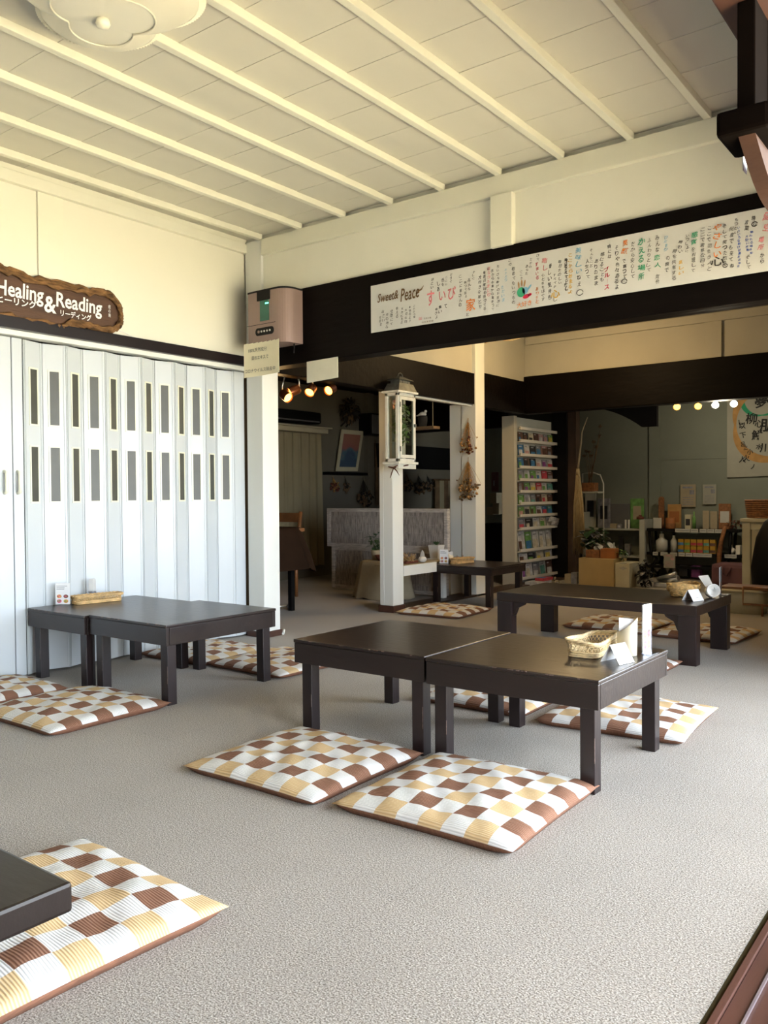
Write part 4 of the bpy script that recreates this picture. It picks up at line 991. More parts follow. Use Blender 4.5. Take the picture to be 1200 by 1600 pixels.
for q in range(26):
    dy = rg.uniform(-.02, .03); m.tube([(-6.53, a.y, a.z), (-6.53+rg.uniform(0, .03), a.y+dy*.5, (a.z+b.z)/2), (-6.54+rg.uniform(0, .05), a.y+dy, b.z+rg.uniform(0, .15))], [.004, .006, .003], 5)
tag(build('hanging_reeds', m, 'dried_dull'), 'tall brown reed bundle hanging on the wall just left of the middle post', 'dried plant')
# striped cloth and cabinet at the far end
a, b = PX(680, 752, -6.56), PX(722, 812, -6.56); m = M()
for q in range(6):
    y0 = a.y+(10.5-a.y)*q/6; y1 = a.y+(10.5-a.y)*(q+1)/6
    m.box(-6.575-.006*(q % 2), -6.56, y0, y1, .55, 1.155, mi=q % 2)
t = thing('hanging_cloth', 'brown and cream vertically striped cloth hanging at the far end of the left room', 'cloth', (-6.57, 10.2, .55))
build('striped_fabric', m, ['dried_dull', 'curtain'], t); build('hanging_rod', M().cyl((-6.565, a.y-.05, 1.165), (-6.565, 10.52, 1.165), .012), 'dried_dull', t)
P = PY(772, 838, 10.3)
tag(build('dark_cabinet', M().box(-6.0, -4.45, 10.1, 10.5, 0, .55, .01).box(-5.98, -4.47, 10.09, 10.1, .04, .27, .004).box(-5.98, -4.47, 10.09, 10.1, .29, .52, .004), 'black'), 'black low cabinet against the far wall between post and magazine rack', 'cabinet')
t = thing('pinned_poster', 'pale pink poster pinned to the far wall between post and magazine rack', 'poster', (PY(780, 752, 10.55).x, 10.55, PY(780, 760, 10.55).z))
a, b = PY(768, 738, 10.55), PY(778, 762, 10.55)
a2, b2 = PY(768, 738, 10.55), PY(779, 768, 10.55)
build('sheet', M().box(a2.x, b2.x, 10.548, 10.553, b2.z, a2.z), 'dark_mauve', t); build('drawn_figure', M().box(a2.x+.03, a2.x+.05, 10.545, 10.548, b2.z+.08, b2.z+.16), 'print_grey', t)
for k, (px, p0, p1) in enumerate(((779, 770, 786), (783, 786, 803), (774, 792, 804))):
    a, b = PY(px-5, p0, 10.3), PY(px+5, p1, 10.3)
    tag(build('box_file', M().box(a.x, b.x, 10.15, 10.35, b.z, a.z, .004), 'linen'), ('upper pale box file on', 'lower pale box file on', 'leaning pale folder on the left of')[k]+' the black cabinet at the far wall', 'file box', 'pale box files on the black cabinet')

# rattan panels
t = thing('rattan_screen', 'low whitewashed rattan screen in two stacked panels behind the middle post', 'screen', (-4.95, 6.50, 0))
def rat(x0, x1, z0, z1, y, nm):
    p = build(nm, M().box(x0, x0+.04, y, y+.045, z0, z1, .003).box(x1-.04, x1, y, y+.045, z0, z1, .003).box(x0+.04, x1-.04, y, y+.045, z0, z0+.035, .003).box(x0+.04, x1-.04, y, y+.045, z1-.035, z1, .003), 'white_wash', t)
    m = M().box(x0+.04, x1-.04, y+.018, y+.026, z0+.035, z1-.035); rg = random.Random(int(z0*100))
    x = x0+.045
    while x < x1-.045:
        m.box(x, x+.006, y+.010+rg.uniform(0, .003), y+.019, z0+.036, z1-.036); x += .0115
    for q in range(1, 5): zz = z0+(z1-z0)*q/5; m.box(x0+.04, x1-.04, y+.006, y+.018, zz-.003, zz+.003)
    build('woven_panel', m, 'rattan_weave', p)
rat(-5.655, -4.19, .435, .822, 6.47, 'upper_frame'); rat(-5.60, -4.21, .015, .435, 6.475, 'lower_frame')
# linen covered stool
P = FL(592, 928)
t = thing('draped_stool', 'stool draped in beige linen in front of the rattan screen', 'stool', (-4.62, 6.2, 0))
m = M(); n = 60; R_ = []
for k, (hz_, s) in enumerate(((.0, 1.22), (.06, 1.16), (.20, 1.03), (.30, .96), (.335, .90), (.345, .80))):
    R_.append([m.bm.verts.new((-4.69+s*(.235+.012*math.sin(q*2*PI/n*9)*(1-k/5))*(abs(math.cos(2*PI*q/n))**.6)*(1 if math.cos(2*PI*q/n) > 0 else -1), 6.16+s*(.16+.01*math.sin(q*2*PI/n*11)*(1-k/5))*(abs(math.sin(2*PI*q/n))**.6)*(1 if math.sin(2*PI*q/n) > 0 else -1), hz_+(.012*math.sin(q*.9) if k == 0 else 0)+.004)) for q in range(n)])
for A, B in zip(R_, R_[1:]):
    for q in range(n): f = m.bm.faces.new((A[q], A[(q+1) % n], B[(q+1) % n], B[q])); f.smooth = True
m.bm.faces.new(R_[-1])
for v in m.bm.verts: v.co.z = max(v.co.z, .003)
build('linen_cover', m, 'linen', t)
build('seat_board', M().box(-4.86, -4.52, 6.06, 6.26, .30, .335, .01), 'chair_wood', t)
for sx in (-4.85, -4.56):
    for sy in (6.07, 6.22): build('leg', M().box(sx, sx+.03, sy, sy+.03, 0, .30), 'chair_wood', t)
tag(build('brown_bowl', M().lathe([(.001, .351), (.05, .351), (.085, .40), (.078, .40), (.045, .358), (.001, .358)], (-4.67, 6.13, 0), 24), 'dried_red'), 'dark red brown bowl on the linen covered stool', 'bowl')
t = thing('potted_plant', 'small green plant in a white pot beside the middle post on the draped stool', 'plant', (-4.80, 6.22, .352))
build('pot', M().lathe([(.001, .352), (.045, .352), (.06, .44), (.052, .44), (.04, .36), (.001, .36)], (-4.80, 6.20, 0), 20), 'linen', t)
foliage('foliage', None, None, (-4.80, 6.20, .52), .09, .08, .08, 46, .06, 8, ('leaf_dark', 'leaf_dark'), t, base=(-4.80, 6.20, .43))
# table with brown cloth, chair
t = thing('dining_table', 'table under a long brown cloth, cut off by the white corner post', 'table', (-5.1, 4.8, 0))
build('tabletop', M().box(-5.55, -4.72, 4.55, 5.12, .655, .685, .004), 'chair_wood', t)
for lx in (-5.50, -4.83):
    for ly in (4.60, 5.03): build('leg', M().box(lx, lx+.04, ly, ly+.04, 0, .655, .003), 'black', t)
m = M(); n = 96; R_ = []
for k, (z_, s) in enumerate(((.36, 1.24), (.46, 1.17), (.58, 1.07), (.66, 1.015), (.69, .99), (.693, .93))):
    ring = []
    for q in range(n):
        a = 2*PI*q/n; ca, sa = math.cos(a), math.sin(a); c = abs(ca)**.35*(1 if ca > 0 else -1); d = abs(sa)**.35*(1 if sa > 0 else -1)
        wv = 1+.035*math.sin(a*10+1)*max(0, (4-k)/4)
        cornerd = .06*max(0, abs(ca*sa)*2-.7) if k == 0 else 0
        ring.append(m.bm.verts.new((-5.135+.43*s*c*wv, 4.835+.30*s*d*wv, z_-cornerd*2)))
    R_.append(ring)
for A, B in zip(R_, R_[1:]):
    for q in range(n): f = m.bm.faces.new((A[q], A[(q+1) % n], B[(q+1) % n], B[q])); f.smooth = True
m.bm.faces.new(R_[-1])
tag(build('tablecloth', m, 'brown_cloth'), 'long dark brown cloth hanging over the table behind the corner post', 'tablecloth')
t = thing('wooden_chair', 'brown wooden chair back showing above the brown tablecloth', 'chair', (-5.55, 5.62, 0))
cx0, cx1, cy0, cy1 = -5.82, -5.42, 5.42, 5.80
P = PX(460, 812, cx1)
for a in (cx0, cx1-.04):
    build('back_post', M().tube([(a+.02, cy1-.02, .44), (a+.02, cy1+.02, .62), (a+.02, cy1+.05, .80)], .019, 8), 'chair_wood', t)
    build('leg', M().cyl((a+.02, cy1-.02, 0), (a+.02, cy1-.02, .44), .016), 'chair_wood', t); build('leg', M().cyl((a+.02, cy0+.02, 0), (a+.02, cy0+.02, .42), .016), 'chair_wood', t)
build('top_rail', M().box(cx0+.02, cx1-.02, cy1+.025, cy1+.055, .70, .79, .01), 'chair_wood', t); build('seat', M().box(cx0, cx1, cy0, cy1, .42, .45, .01), 'chair_wood', t)
P = FL(455, 952)
t = thing('folding_stand', 'thin stand with an orange wooden rod and chrome wheels beside the corner post', 'stand', (P.x, P.y, 0))
build('rod', M().tube([(P.x-.0, P.y-.02, .03), (P.x-.03, P.y+.02, .345)], .010, 7), 'orange_wood', t)
build('black_leg', M().tube([(P.x-.07, P.y-.10, .03), (P.x-.07, P.y-.10, .345)], .014, 7), 'black', t)
build('foot_bar', M().tube([(P.x-.0, P.y-.02, .03), (P.x-.07, P.y-.10, .03), (P.x-.2, P.y-.3, .03)], .008, 6), 'silver', t)
for dx, dy in ((-.0, -.02), (-.07, -.10)): build('wheel', M().cyl((P.x+dx-.012, P.y+dy, .024), (P.x+dx+.012, P.y+dy, .024), .024, n=18), 'silver', t)
P = FL(444, 991)
tag(build('white_cable_end', M().tube([(P.x-.10, P.y+.06, .012), (P.x-.03, P.y+.03, .022), (P.x+.02, P.y-.03, .010)], .009, 8), 'white_post'), 'short white cable end lying on the carpet at the corner post foot', 'cable')

# bench between the posts with its things
t = thing('wall_bench', 'white board bench between the middle post and the wide post', 'bench', (-4.1, 6.1, 0))
build('seat_board', M().box(-4.34, -4.052, 5.57, 6.05, .352, .368, .002).box(-4.34, -4.125, 6.0501, 6.66, .352, .368, .002), 'linen', t)
build('front_board', M().box(-4.05, -4.03, 5.565, 6.05, .285, .370, .003), 'white_post', t)
P = FL(689, 936)
build('leg', M().box(-4.20, -4.145, 6.33, 6.38, 0, .352, .003), 'white_post', t); build('leg', M().box(-4.24, -4.20, 5.62, 5.66, 0, .352, .003), 'white_post', t)
def onb(px, py, z=.3685): q = FL(px, py, z); return q
t = thing('potted_succulent', 'small dark succulent in a square white pot at the right end of the bench', 'plant', (-4.22, 5.93, .369))
c = Vector((-4.205, PX(682, 870, -4.205).y, .369))
m = M(); 
for z_, z2, wa, wb in ((.0, .010, .060, .062), (.010, .13, .040, .054)):
    A = [m.bm.verts.new((c.x+sx*wa, c.y+sy*wa, c.z+z_)) for sx, sy in ((-1, -1), (1, -1), (1, 1), (-1, 1))]; B = [m.bm.verts.new((c.x+sx*wb, c.y+sy*wb, c.z+z2)) for sx, sy in ((-1, -1), (1, -1), (1, 1), (-1, 1))]
    m.bm.faces.new(A[::-1]); m.bm.faces.new(B)
    for q in range(4): m.bm.faces.new((A[q], A[(q+1) % 4], B[(q+1) % 4], B[q]))
build('pot', m, 'ceramic', t)
m = M()
for q in range(16): a = q*2.4; m.leaf(c+Vector((.008*math.cos(a), .008*math.sin(a), .128)), (math.cos(a), math.sin(a), .9-.03*q+.3), .04, .018, droop=-.1)
build('leaves', m, 'leaf_dark', t)
c = Vector((-4.13, PX(660, 877, -4.13).y, 0))
t = thing('ceramic_bird', 'white ceramic round ornament with pointed sail top on the bench', 'ornament', (c.x, c.y, .369))
build('round_base', M().lathe([(.001, 0), (.022, 0), (.038, .016), (.036, .034), (.024, .046), (.001, .048)], (c.x, c.y, .369), 20), 'ceramic', t)
build('sail', M().slab([(c.x-.028, c.y, .405), (c.x+.026, c.y, .405), (c.x+.012, c.y, .455), (c.x-.002, c.y, .472), (c.x-.020, c.y, .44)], (0, .006, 0)), 'ceramic', t)
c = Vector((-4.17, PX(638, 880, -4.17).y, 0)); rg = random.Random(2)
t = thing('dried_arrangement', 'wooden tray with dried straw flowers on the bench beside the middle post', 'dried flowers', (c.x, c.y, .369))
build('tray', M().box(c.x-.045, c.x+.045, c.y-.085, c.y+.085, .369, .389, .004), 'dried_red', t)
m = M()
for q in range(40):
    a = rg.uniform(0, 6.28); m.tube([(c.x+rg.uniform(-.05, .05), c.y+rg.uniform(-.02, .02), .387), (c.x+.07*math.cos(a), c.y+.05*math.sin(a), .387+rg.uniform(.02, .08))], [.003, .001], 4)
for q in range(9): m.leaf((c.x+rg.uniform(-.05, .05), c.y, .39), (rg.uniform(-1, 1), rg.uniform(-1, .3), rg.uniform(.2, 1)), .08, .03)
build('dried_stems', m, 'wicker', t)
# swing shelf hung from the back of the header
a, b = PY(652, 665, 6.35), PY(687, 668, 6.35)
t = thing('swing_shelf', 'rustic wooden swing shelf hanging by ropes right of the white lantern', 'shelf', ((a.x+b.x)/2-.1, 6.35, b.z))
sx0, sx1 = a.x-.16, b.x-.03
build('plank', M().box(sx0, sx1, 6.29, 6.40, b.z-.010, b.z+.015, .003), 'dried_dull', t)
for xx in (sx0+.03, sx1-.04): build('rope', M().tube([(xx, 6.345, b.z+.015), (xx, 6.345, 2.245)], .004, 5), 'linen', t)
a = PY(661, 650, 6.35)
t = thing('bird_ornament', 'dark cup shaped basket with a white bird on top on the swing shelf', 'ornament', (a.x, 6.345, b.z+.016))
build('dark_cup', M().lathe([(.001, 0), (.035, 0), (.045, .075), (.04, .10), (.001, .10)], (a.x, 6.345, b.z+.016), 18), 'dried_dark', t)
build('white_bird', M().ball((a.x, 6.345, b.z+.13), .03, 2, sc=(1.3, .8, .8)).ball((a.x+.032, 6.345, b.z+.155), .014, 2).tube([(a.x-.02, 6.345, b.z+.13), (a.x-.07, 6.345, b.z+.12)], [.014, .003], 8), 'ceramic', t)
foliage('trailing_ivy', 'thin dark trailing leaves between the lantern and the swing shelf', 'plant', (-4.25, 5.88, 1.50), .02, .10, .14, 26, .03, 11, ('leaf_dark', 'leaf_dark'), base=(-4.12, 5.88, 1.765))
# straw rope under the big beam
a, b = PY(758, 533, 4.16), PY(812, 524, 4.16); m = M()
for s in (0, 2.1, 4.2): m.tube([a.lerp(b, q/30)+Vector((0, .008*math.cos(q*.9+s), .008*math.sin(q*.9+s)+.01*math.sin(q*.2))) for q in range(31)], .007, 5)
m.slab([b+Vector((0, 0, -.005)), b+Vector((.03, 0, .0)), b+Vector((.03, 0, .035)), b+Vector((.005, 0, .03))], (0, .003, 0), mi=1)
for q in range(3): m.tube([a.lerp(b, .2+.3*q), a.lerp(b, .2+.3*q)+Vector((0, -.06, .25))], .002, 4)
tag(build('straw_rope', m, ['wicker', 'paper']), 'twisted golden straw rope with white paper tip hung behind the big beam', 'rope')
# ================================================================== MAGAZINE RACK
XR = -4.15
t = thing('magazine_rack', 'tall white slatted wall rack full of magazines and leaflets', 'rack', (-4.2, 8.2, 0))
yL, yR = 7.80, 8.64; top_z = 1.80
build('side_panel', M().box(-4.33, -4.185, 7.74, 7.80, 0, 1.765, .003), 'room2_plaster', t)
build('back_board', M().box(-4.22, -4.20, 7.80, 8.63, 0, 1.755, .002), 'white_shelf', t)
zs = [PX(812, p, XR).z for p in (668.8, 688, 710, 729.5, 749.3, 767.8, 786.8, 806, 826.5, 861, 878.3, 905)]
mat('rack_slat', (.60, .57, .50), .6, var=.03)
for z in zs: build('slat', M().box(XR-.008, XR+.008, yL+.002, yR+.05, z-.015, z+.015, .002), 'rack_slat', t)
for z in zs[1:]: build('shelf_board', M().box(-4.20, XR-.009, yL, 8.63, z-.018, z-.010), 'rack_slat', t)
COLS = {'white': (.50, .50, .50), 'blue': (.04, .15, .32), 'green': (.14, .30, .08), 'red': (.42, .05, .07), 'brown': (.10, .05, .035), 'pink': (.45, .25, .24), 'teal': (.10, .28, .24), 'grey': (.22, .22, .24), 'cream': (.50, .45, .34), 'black': (.02, .02, .025), 'purple': (.20, .05, .22), 'yellow': (.50, .40, .08)}
for k, v in COLS.items():
    mat('cover_'+k, v, .4, var=.3, nscale=26)
ROWS = ['brown black cream brown pink grey green', 'blue white black grey pink brown', 'blue brown black white grey white', 'grey white green white red brown', 'brown green cream red white teal', 'green white grey brown cream brown', 'green cream green white blue teal', 'grey black white cream white', 'white green white white white', 'white black cream white', 'purple white grey white brown']
ORD = ['top', 'second', 'third', 'fourth', 'fifth', 'sixth', 'seventh', 'eighth', 'ninth', 'tenth', 'lowest']
NTH = ['first', 'second', 'third', 'fourth', 'fifth', 'sixth', 'seventh']
def mag(y0, w_, z0, h, c1, c2, x, lean, label, rg):
    th = rg.uniform(.003, .008)
    m = M().box(-th/2, th/2, 0, w_, 0, h, mi=0)
    m.box(th/2, th/2+.0006, w_*.05, w_*rg.uniform(.5, .97), h*.05, h*rg.uniform(.45, .8), mi=1); m.box(th/2+.0007, th/2+.0012, w_*.12, w_*rg.uniform(.4, .7), h*.80, h*.87, mi=2)
    o = build('magazine', m, ['cover_'+c1, 'cover_'+c2, 'cover_white' if c1 not in ('white', 'cream') else 'cover_grey'], None, True)
    o.location = (x, y0, z0); o.rotation_euler = (math.radians(lean), math.radians(-6), 0); WM[o] = Matrix.Translation((x, y0, z0))
    return tag(o, label, 'magazine', 'magazines and leaflets in the white rack')
names = list(COLS); rg = random.Random(44)
for r in range(11):
    row = ROWS[r].split(); n = len(row); zb = zs[r+1]-.009; H = zs[r]-zs[r+1]
    for q, c in enumerate(row):
        wd = .80/n; h = (H*.86 if H < .16 else min(H*.92, .24))*rg.uniform(.9, 1)
        mag(yL+.02+q*.81/n, wd*rg.uniform(.80, .92), zb, h, c, names[rg.randrange(12)], -4.176, rg.uniform(-2, 2), '%s magazine on the %s tier of the white rack, %s from the left' % (c, ORD[r], NTH[q]), rg)
# leaflets sliding out
for k, (px, py, lb) in enumerate(((873, 815, 'white leaflet sticking out at the right end of the rack, upper one'), (868, 813, 'grey white leaflet lying across the eighth tier of the rack'))):
    P = PX(px, py, XR+.02); m = M().slab([(XR+.012, P.y-.18, P.z-.03+.02*k), (XR+.012, P.y+.14, P.z-.055+.03*k), (XR+.03, P.y+.10, P.z+.01), (XR+.02, P.y-.12, P.z+.05)], (.002, 0, .002))
    tag(build('leaflet', m, 'cover_white'), lb, 'leaflet')
# papers on the floor before the rack
for k, (x, y, w_, d, h, c, lb) in enumerate(((-4.02, 7.95, .14, .34, .045, 'white', 'stack of white newspapers on the floor at the rack foot'), (-3.99, 8.02, .10, .22, .03, 'red', 'red and blue booklet on the stack at the rack foot'))):
    m = M().box(x-w_/2, x+w_/2, y-d/2, y+d/2, 0 if k == 0 else .046, h if k == 0 else .046+h, .003)
    if k: m.box(x-.04, x+.03, y-.10, y+.0, .0762, .0775, mi=1)
    tag(build('newspaper_stack' if k == 0 else 'booklet', m, ['cover_'+c, 'cover_blue']), lb, 'papers')
P = FL(877, 912)
tag(foliage('cream_flowers', None, None, (-3.62, 7.55, .07), .05, .04, .05, 34, .04, 77, ('cover_cream', 'cover_yellow'), base=(-3.62, 7.55, .005)), 'small cream artificial flowers on the floor by the dark post', 'flowers')

# ================================================================== BROOM
a = PY(918, 652, 8.62); b = PY(903, 735, 8.62); c = PY(905, 868, 8.62)
t = thing('straw_broom', 'long straw broom with a thin pale bent handle hanging on the dark post', 'broom', (c.x, 8.62, c.z))
build('handle', M().tube([a, PY(909, 675, 8.62), PY(908, 690, 8.62), PY(905, 715, 8.62), b], [.004, .007, .009, .011, .012], 8), 'linen', t)
m = M(); rg = random.Random(6)
for q in range(170):
    u = rg.uniform(-1, 1); v = rg.uniform(-1, 1); e = 1-rg.random()*.22
    bot = PY(905+u*10, 735+(868-735)*e, 8.62+v*.05); mid = PY(904+u*7.5, 790, 8.62+v*.04)
    m.tube([b+Vector((u*.012, v*.012, 0)), mid, bot+Vector((0, 0, 0))], [.005, .006, .002], 4)
m.tube([b+Vector((0, 0, .02)), b+Vector((0, 0, -.05))], [.018, .026], 12)
build('bristles', m, 'broom_straw', t)

# ================================================================== SHOP CORNER
YW = 9.57
mat('deep_green', (.02, .26, .12), .8, var=.1); mat('ochre', (.40, .22, .07), .8, var=.2, nscale=12); mat('shop_sheet', (.33, .32, .26), .85, var=.05); mat('brush_ink', (.012, .012, .012), .8)
mat('can_yellow', (.42, .24, .02), .35); mat('glass_grey', (.3, .32, .3), .1, trans=.6); mat('white_clutter', (.48, .48, .44), .35)
for lb, (px, py), gl in (('lit warm spotlight under the far beam, first from the left', (1058, 635), 'lamp_glow'), ('lit warm spotlight under the far beam, second from the left', (1091, 634), 'lamp_glow'), ('lit white spotlight under the far beam, third from the left', (1118, 632), 'lamp_glow_white'), ('lit white spotlight under the far beam beside the calligraphy sheet', (1147, 630), 'lamp_glow_white')):
    P = PY(px, py, 8.3); spot(lb, P, (.15, -.9, -.35), gl, r=.034, ln=.05, col='white_clutter')
P = PY(1058, 635, 8.3); Q = PY(1147, 630, 8.3)
tb = M().box(P.x-.15, Q.x+.15, 8.28, 8.32, P.z+.15, P.z+.18)
for xx in (P.x-.1, Q.x+.1): tb.cyl((xx, 8.3, P.z+.17), (xx, 8.3, 2.35), .008)
tag(build('lamp_rail', tb, 'black'), 'black rail behind the far beam carrying four small spotlights', 'lamp rail')
ll = bpy.data.lights.new('shop_bulbs', 'POINT'); ll.energy = 3.5; ll.color = (1, .86, .62); ll.shadow_soft_size = .06
lo = bpy.data.objects.new('shop_bulbs', ll); COL.objects.link(lo); lo.location = (-2.35, 8.55, 1.62)
# calligraphy sheet
a = PY(1136, 622, YW); b = PY(1136, 746, YW)
t = thing('calligraphy_sheet', 'large pale hanging sheet with green and ochre rings and black brush writing', 'wall hanging', (a.x+.4, YW, b.z))
m = M().slab([(a.x, YW, b.z), (a.x+1.0, YW, b.z+.02), (a.x+1.0, YW, a.z+.1), (a.x, YW, a.z+.1)], (0, .004, 0))
cc = PY(1190, 622, YW-.002)
def ring(cx, cz, R0, R1, a0, a1, mi, n=40, wob=.0):
    for q in range(n):
        p = [math.radians(a0+(a1-a0)*(q+k)/n) for k in (0, 1)]
        wf = [R1+(R0-R1)*(.25+.75*abs(math.sin((q+k)*.11+wob))) for k in (0, 1)]
        m.slab([(cx+R1*math.cos(p[0]), YW-.0015*(1+mi*.3), cz+R1*math.sin(p[0])), (cx+R1*math.cos(p[1]), YW-.0015*(1+mi*.3), cz+R1*math.sin(p[1])), (cx+wf[1]*math.cos(p[1]), YW-.0015*(1+mi*.3), cz+wf[1]*math.sin(p[1])), (cx+wf[0]*math.cos(p[0]), YW-.0015*(1+mi*.3), cz+wf[0]*math.sin(p[0]))], (0, .0008, 0), mi)
R_ = abs(PY(1190, 655, YW).z-cc.z)
c2 = PY(1206, 660, YW); R2 = abs(PY(1206, 726, YW).z-c2.z)
ring(c2.x, c2.z, R2, R2*.80, 100, 330, 2, 60, .8)
ring(cc.x, cc.z, R_, R_*.78, 0, 360, 1, 60, 1.3)
def wc(s, px, py, h, wd=None, ang=0):
    P = PY(px, py, YW-.004); A = math.radians(ang); write(m, s, h, (P.x, YW-.0045, P.z), (math.cos(A), 0, math.sin(A)), (-math.sin(A), 0, math.cos(A)), mi=3, width=wd, bold=.02)
wc('夢', 1190, 626, .15, .14, 5)
for s, px, py, h in (('柳', 1174, 654, .12), ('心', 1186, 662, .08), ('鮮', 1183, 680, .11), ('朋', 1198, 665, .14), ('以', 1160, 665, .07), ('下', 1161, 680, .06), ('呂', 1161, 694, .05), ('小', 1172, 706, .06), ('水', 1186, 698, .06), ('火', 1166, 716, .07), ('ノ', 1176, 729, .05), ('し', 1158, 660, .06), ('三', 1165, 700, .04), ('川', 1195, 700, .1), ('人', 1160, 718, .07)): wc(s, px, py, h, None, random.Random(px).uniform(-12, 12))
build('sheet', m, ['shop_sheet', 'deep_green', 'ochre', 'brush_ink'], t)
# wall posters
def poster(label, px0, py0, px1, py1, mt, deco='cover_grey', Y=YW):
    a, b = PY(px0, py0, Y), PY(px1, py1, Y); m = M().box(a.x, b.x, Y, Y+.004, b.z, a.z)
    w_, h_ = b.x-a.x, a.z-b.z
    m.box(a.x+w_*.15, a.x+w_*.8, Y-.0008, Y, a.z-h_*.18, a.z-h_*.10, mi=1).box(a.x+w_*.6, a.x+w_*.9, Y-.0008, Y, a.z-h_*.45, a.z-h_*.25, mi=1)
    for q in range(4): m.box(a.x+w_*.15, a.x+w_*.85, Y-.0008, Y, b.z+h_*(.1+.1*q), b.z+h_*(.13+.1*q), mi=1)
    return tag(build('wall_poster', m, [mt, deco]), label, 'poster')
poster('tall brownish poster on the shop wall above the dark shelf', 1063, 757, 1087, 792, 'linen')
poster('pale grey poster on the shop wall right of the brownish one', 1098, 757, 1119, 788, 'shop_sheet')
poster('cream notice hanging under the dark shop shelf', 1037, 865, 1055, 888, 'shop_sheet', 'cover_pink', 9.25)
# dark shelf unit
YS = 9.40
zA = PY(1090, 827, YS-.12).z; zB = PY(1090, 865, YS-.12).z
xa, xb = PY(1016, 830, YS).x, PY(1158, 830, YS).x
t = thing('shop_shelf', 'black two tier shelf with curved legs full of goods on the shop wall side', 'shelf', ((xa+xb)/2, YS, 0))
build('shelf_board', M().box(xa, xb, YS-.12, YS+.14, zA-.03, zA, .003), 'black', t)
build('shelf_board', M().box(xa, xb+.3, YS-.12, YS+.14, zB-.03, zB, .003), 'black', t)
build('bottom_board', M().box(xa, xb, YS-.12, YS+.14, .12, .15, .003), 'black', t)
for xx, s in ((xa+.04, 1), (xb-.10, -1)):
    for yy in (YS-.09, YS+.11):
        build('leg', M().tube([(xx, yy, 0), (xx+s*.02, yy, .12), (xx+s*.06, yy, .22), (xx-s*.0, yy, zB-.02), (xx-s*.02, yy, zA-.02)], .016, 8), 'black', t)
def slot(px0, px1, z): q0 = PY(px0, 800, YS-.04).x; q1 = PY(px1, 800, YS-.04).x; return q0, q1
def goods(name, label, cat, px0, px1, py0, zbase, mt, shape='box', dy=0, grp=None, cap=None, d=.08):
    x0, x1 = slot(px0, px1, zbase); h = ZX((x0+x1)/2, YS-.04+dy, py0)-zbase; yc = YS-.04+dy; r = (x1-x0)/2; cx = (x0+x1)/2
    if shape == 'box':
        m = M().box(x0, x1, yc-d/2, yc+d/2, zbase+.0005, zbase+h, .004)
        if cap: m.box(x0+r*.25, x1-r*.25, yc-d/2-.001, yc-d/2, zbase+h*.25, zbase+h*.7, mi=1)
    elif shape == 'can':
        m = M().lathe([(.001, 0), (r*.96, 0), (r, .004), (r, h*.42), (r, h-.006), (r*.9, h), (.001, h)], (cx, yc, zbase+.0005), 20)
        if cap: m.lathe([(r*1.008, h*.08), (r*1.012, h*.09), (r*1.012, h*.48), (r*1.008, h*.49)], (cx, yc, zbase), 20, mi=1)
    elif shape == 'bottle':
        m = M().lathe([(.001, 0), (r, 0), (r, h*.6), (r*.4, h*.75), (r*.4, h*.95), (.001, h)], (cx, yc, zbase+.0005), 18)
        if cap: m.lathe([(r*.48, h*.88), (r*.48, h)], (cx, yc, zbase+.001), 18, mi=1)
    elif shape == 'pot':
        m = M().lathe([(.001, 0), (r*.6, 0), (r, h*.35), (r*.8, h*.6), (r*.3, h*.68), (r*.15, h*.85), (r*.2, h*.95), (.001, h)], (cx, yc, zbase+.0005), 20)
        m.tube([(cx+r*.8, yc, zbase+h*.3), (cx+r*1.3, yc, zbase+h*.6)], [r*.15, r*.08], 8)
    elif shape == 'arch':
        pts = [(x0, yc, zbase)]+[(cx+r*math.cos(PI-a*PI/10), yc, zbase+h-r+r*math.sin(PI-a*PI/10)) for a in range(11)]+[(x1, yc, zbase)]
        m = M().slab(pts, (0, .03, 0))
    return tag(build(name, m, [mt, cap or mt]), label, cat, grp)
goods('wooden_arch_board', 'tall dark wooden arched board at the left end of the black shop shelf', 'board', 1025, 1033, 776, zA, 'basket_brown', 'arch', .08)
goods('brown_picture', 'brown framed picture leaning on the black shop shelf', 'picture', 1037, 1058, 788, zA, 'ochre', 'box', .14, cap='orange_wood', d=.02)
goods('candle_jar', 'amber glass candle jar in front of the brown picture', 'jar', 1041, 1056, 809, zA, 'orange_wood', 'can', -.02, cap='basket_brown')
goods('white_card', 'small white card at the left end of the black shop shelf', 'card', 1023, 1036, 809, zA, 'white_clutter', 'box', -.05, d=.01)
goods('product_box', 'cream product box with dark mark on the middle of the shop shelf', 'box', 1072, 1081, 804, zA, 'cream_paint', 'box', 0, cap='cover_black')
goods('product_bottle', 'pale green bottle beside the cream product box', 'bottle', 1080, 1086, 799, zA, 'cover_green', 'bottle', .03)
goods('green_card', 'left pale green card standing on the shop shelf', 'card', 1096, 1106, 798, zA, 'linen', 'box', .05, d=.02)
goods('green_card', 'right pale green card standing on the shop shelf', 'card', 1107, 1118, 799, zA, 'linen', 'box', .07, d=.02)
goods('wooden_menu_board', 'brown wooden board holding a white printed sheet on the shop shelf', 'board', 1119, 1138, 787, zA, 'basket_brown', 'box', .10, cap='white_clutter', d=.02)
x0, x1 = slot(1138, 1156, zA)
foliage('dried_posy', 'dark dried posy at the right end of the black shop shelf', 'dried flowers', ((x0+x1)/2, YS, zA+.055), .07, .05, .05, 60, .035, 91, ('dried_red', 'dried_dull'), base=((x0+x1)/2, YS, zA+.002))
CC = ['blue', 'green', 'red', 'red', 'teal', 'brown']
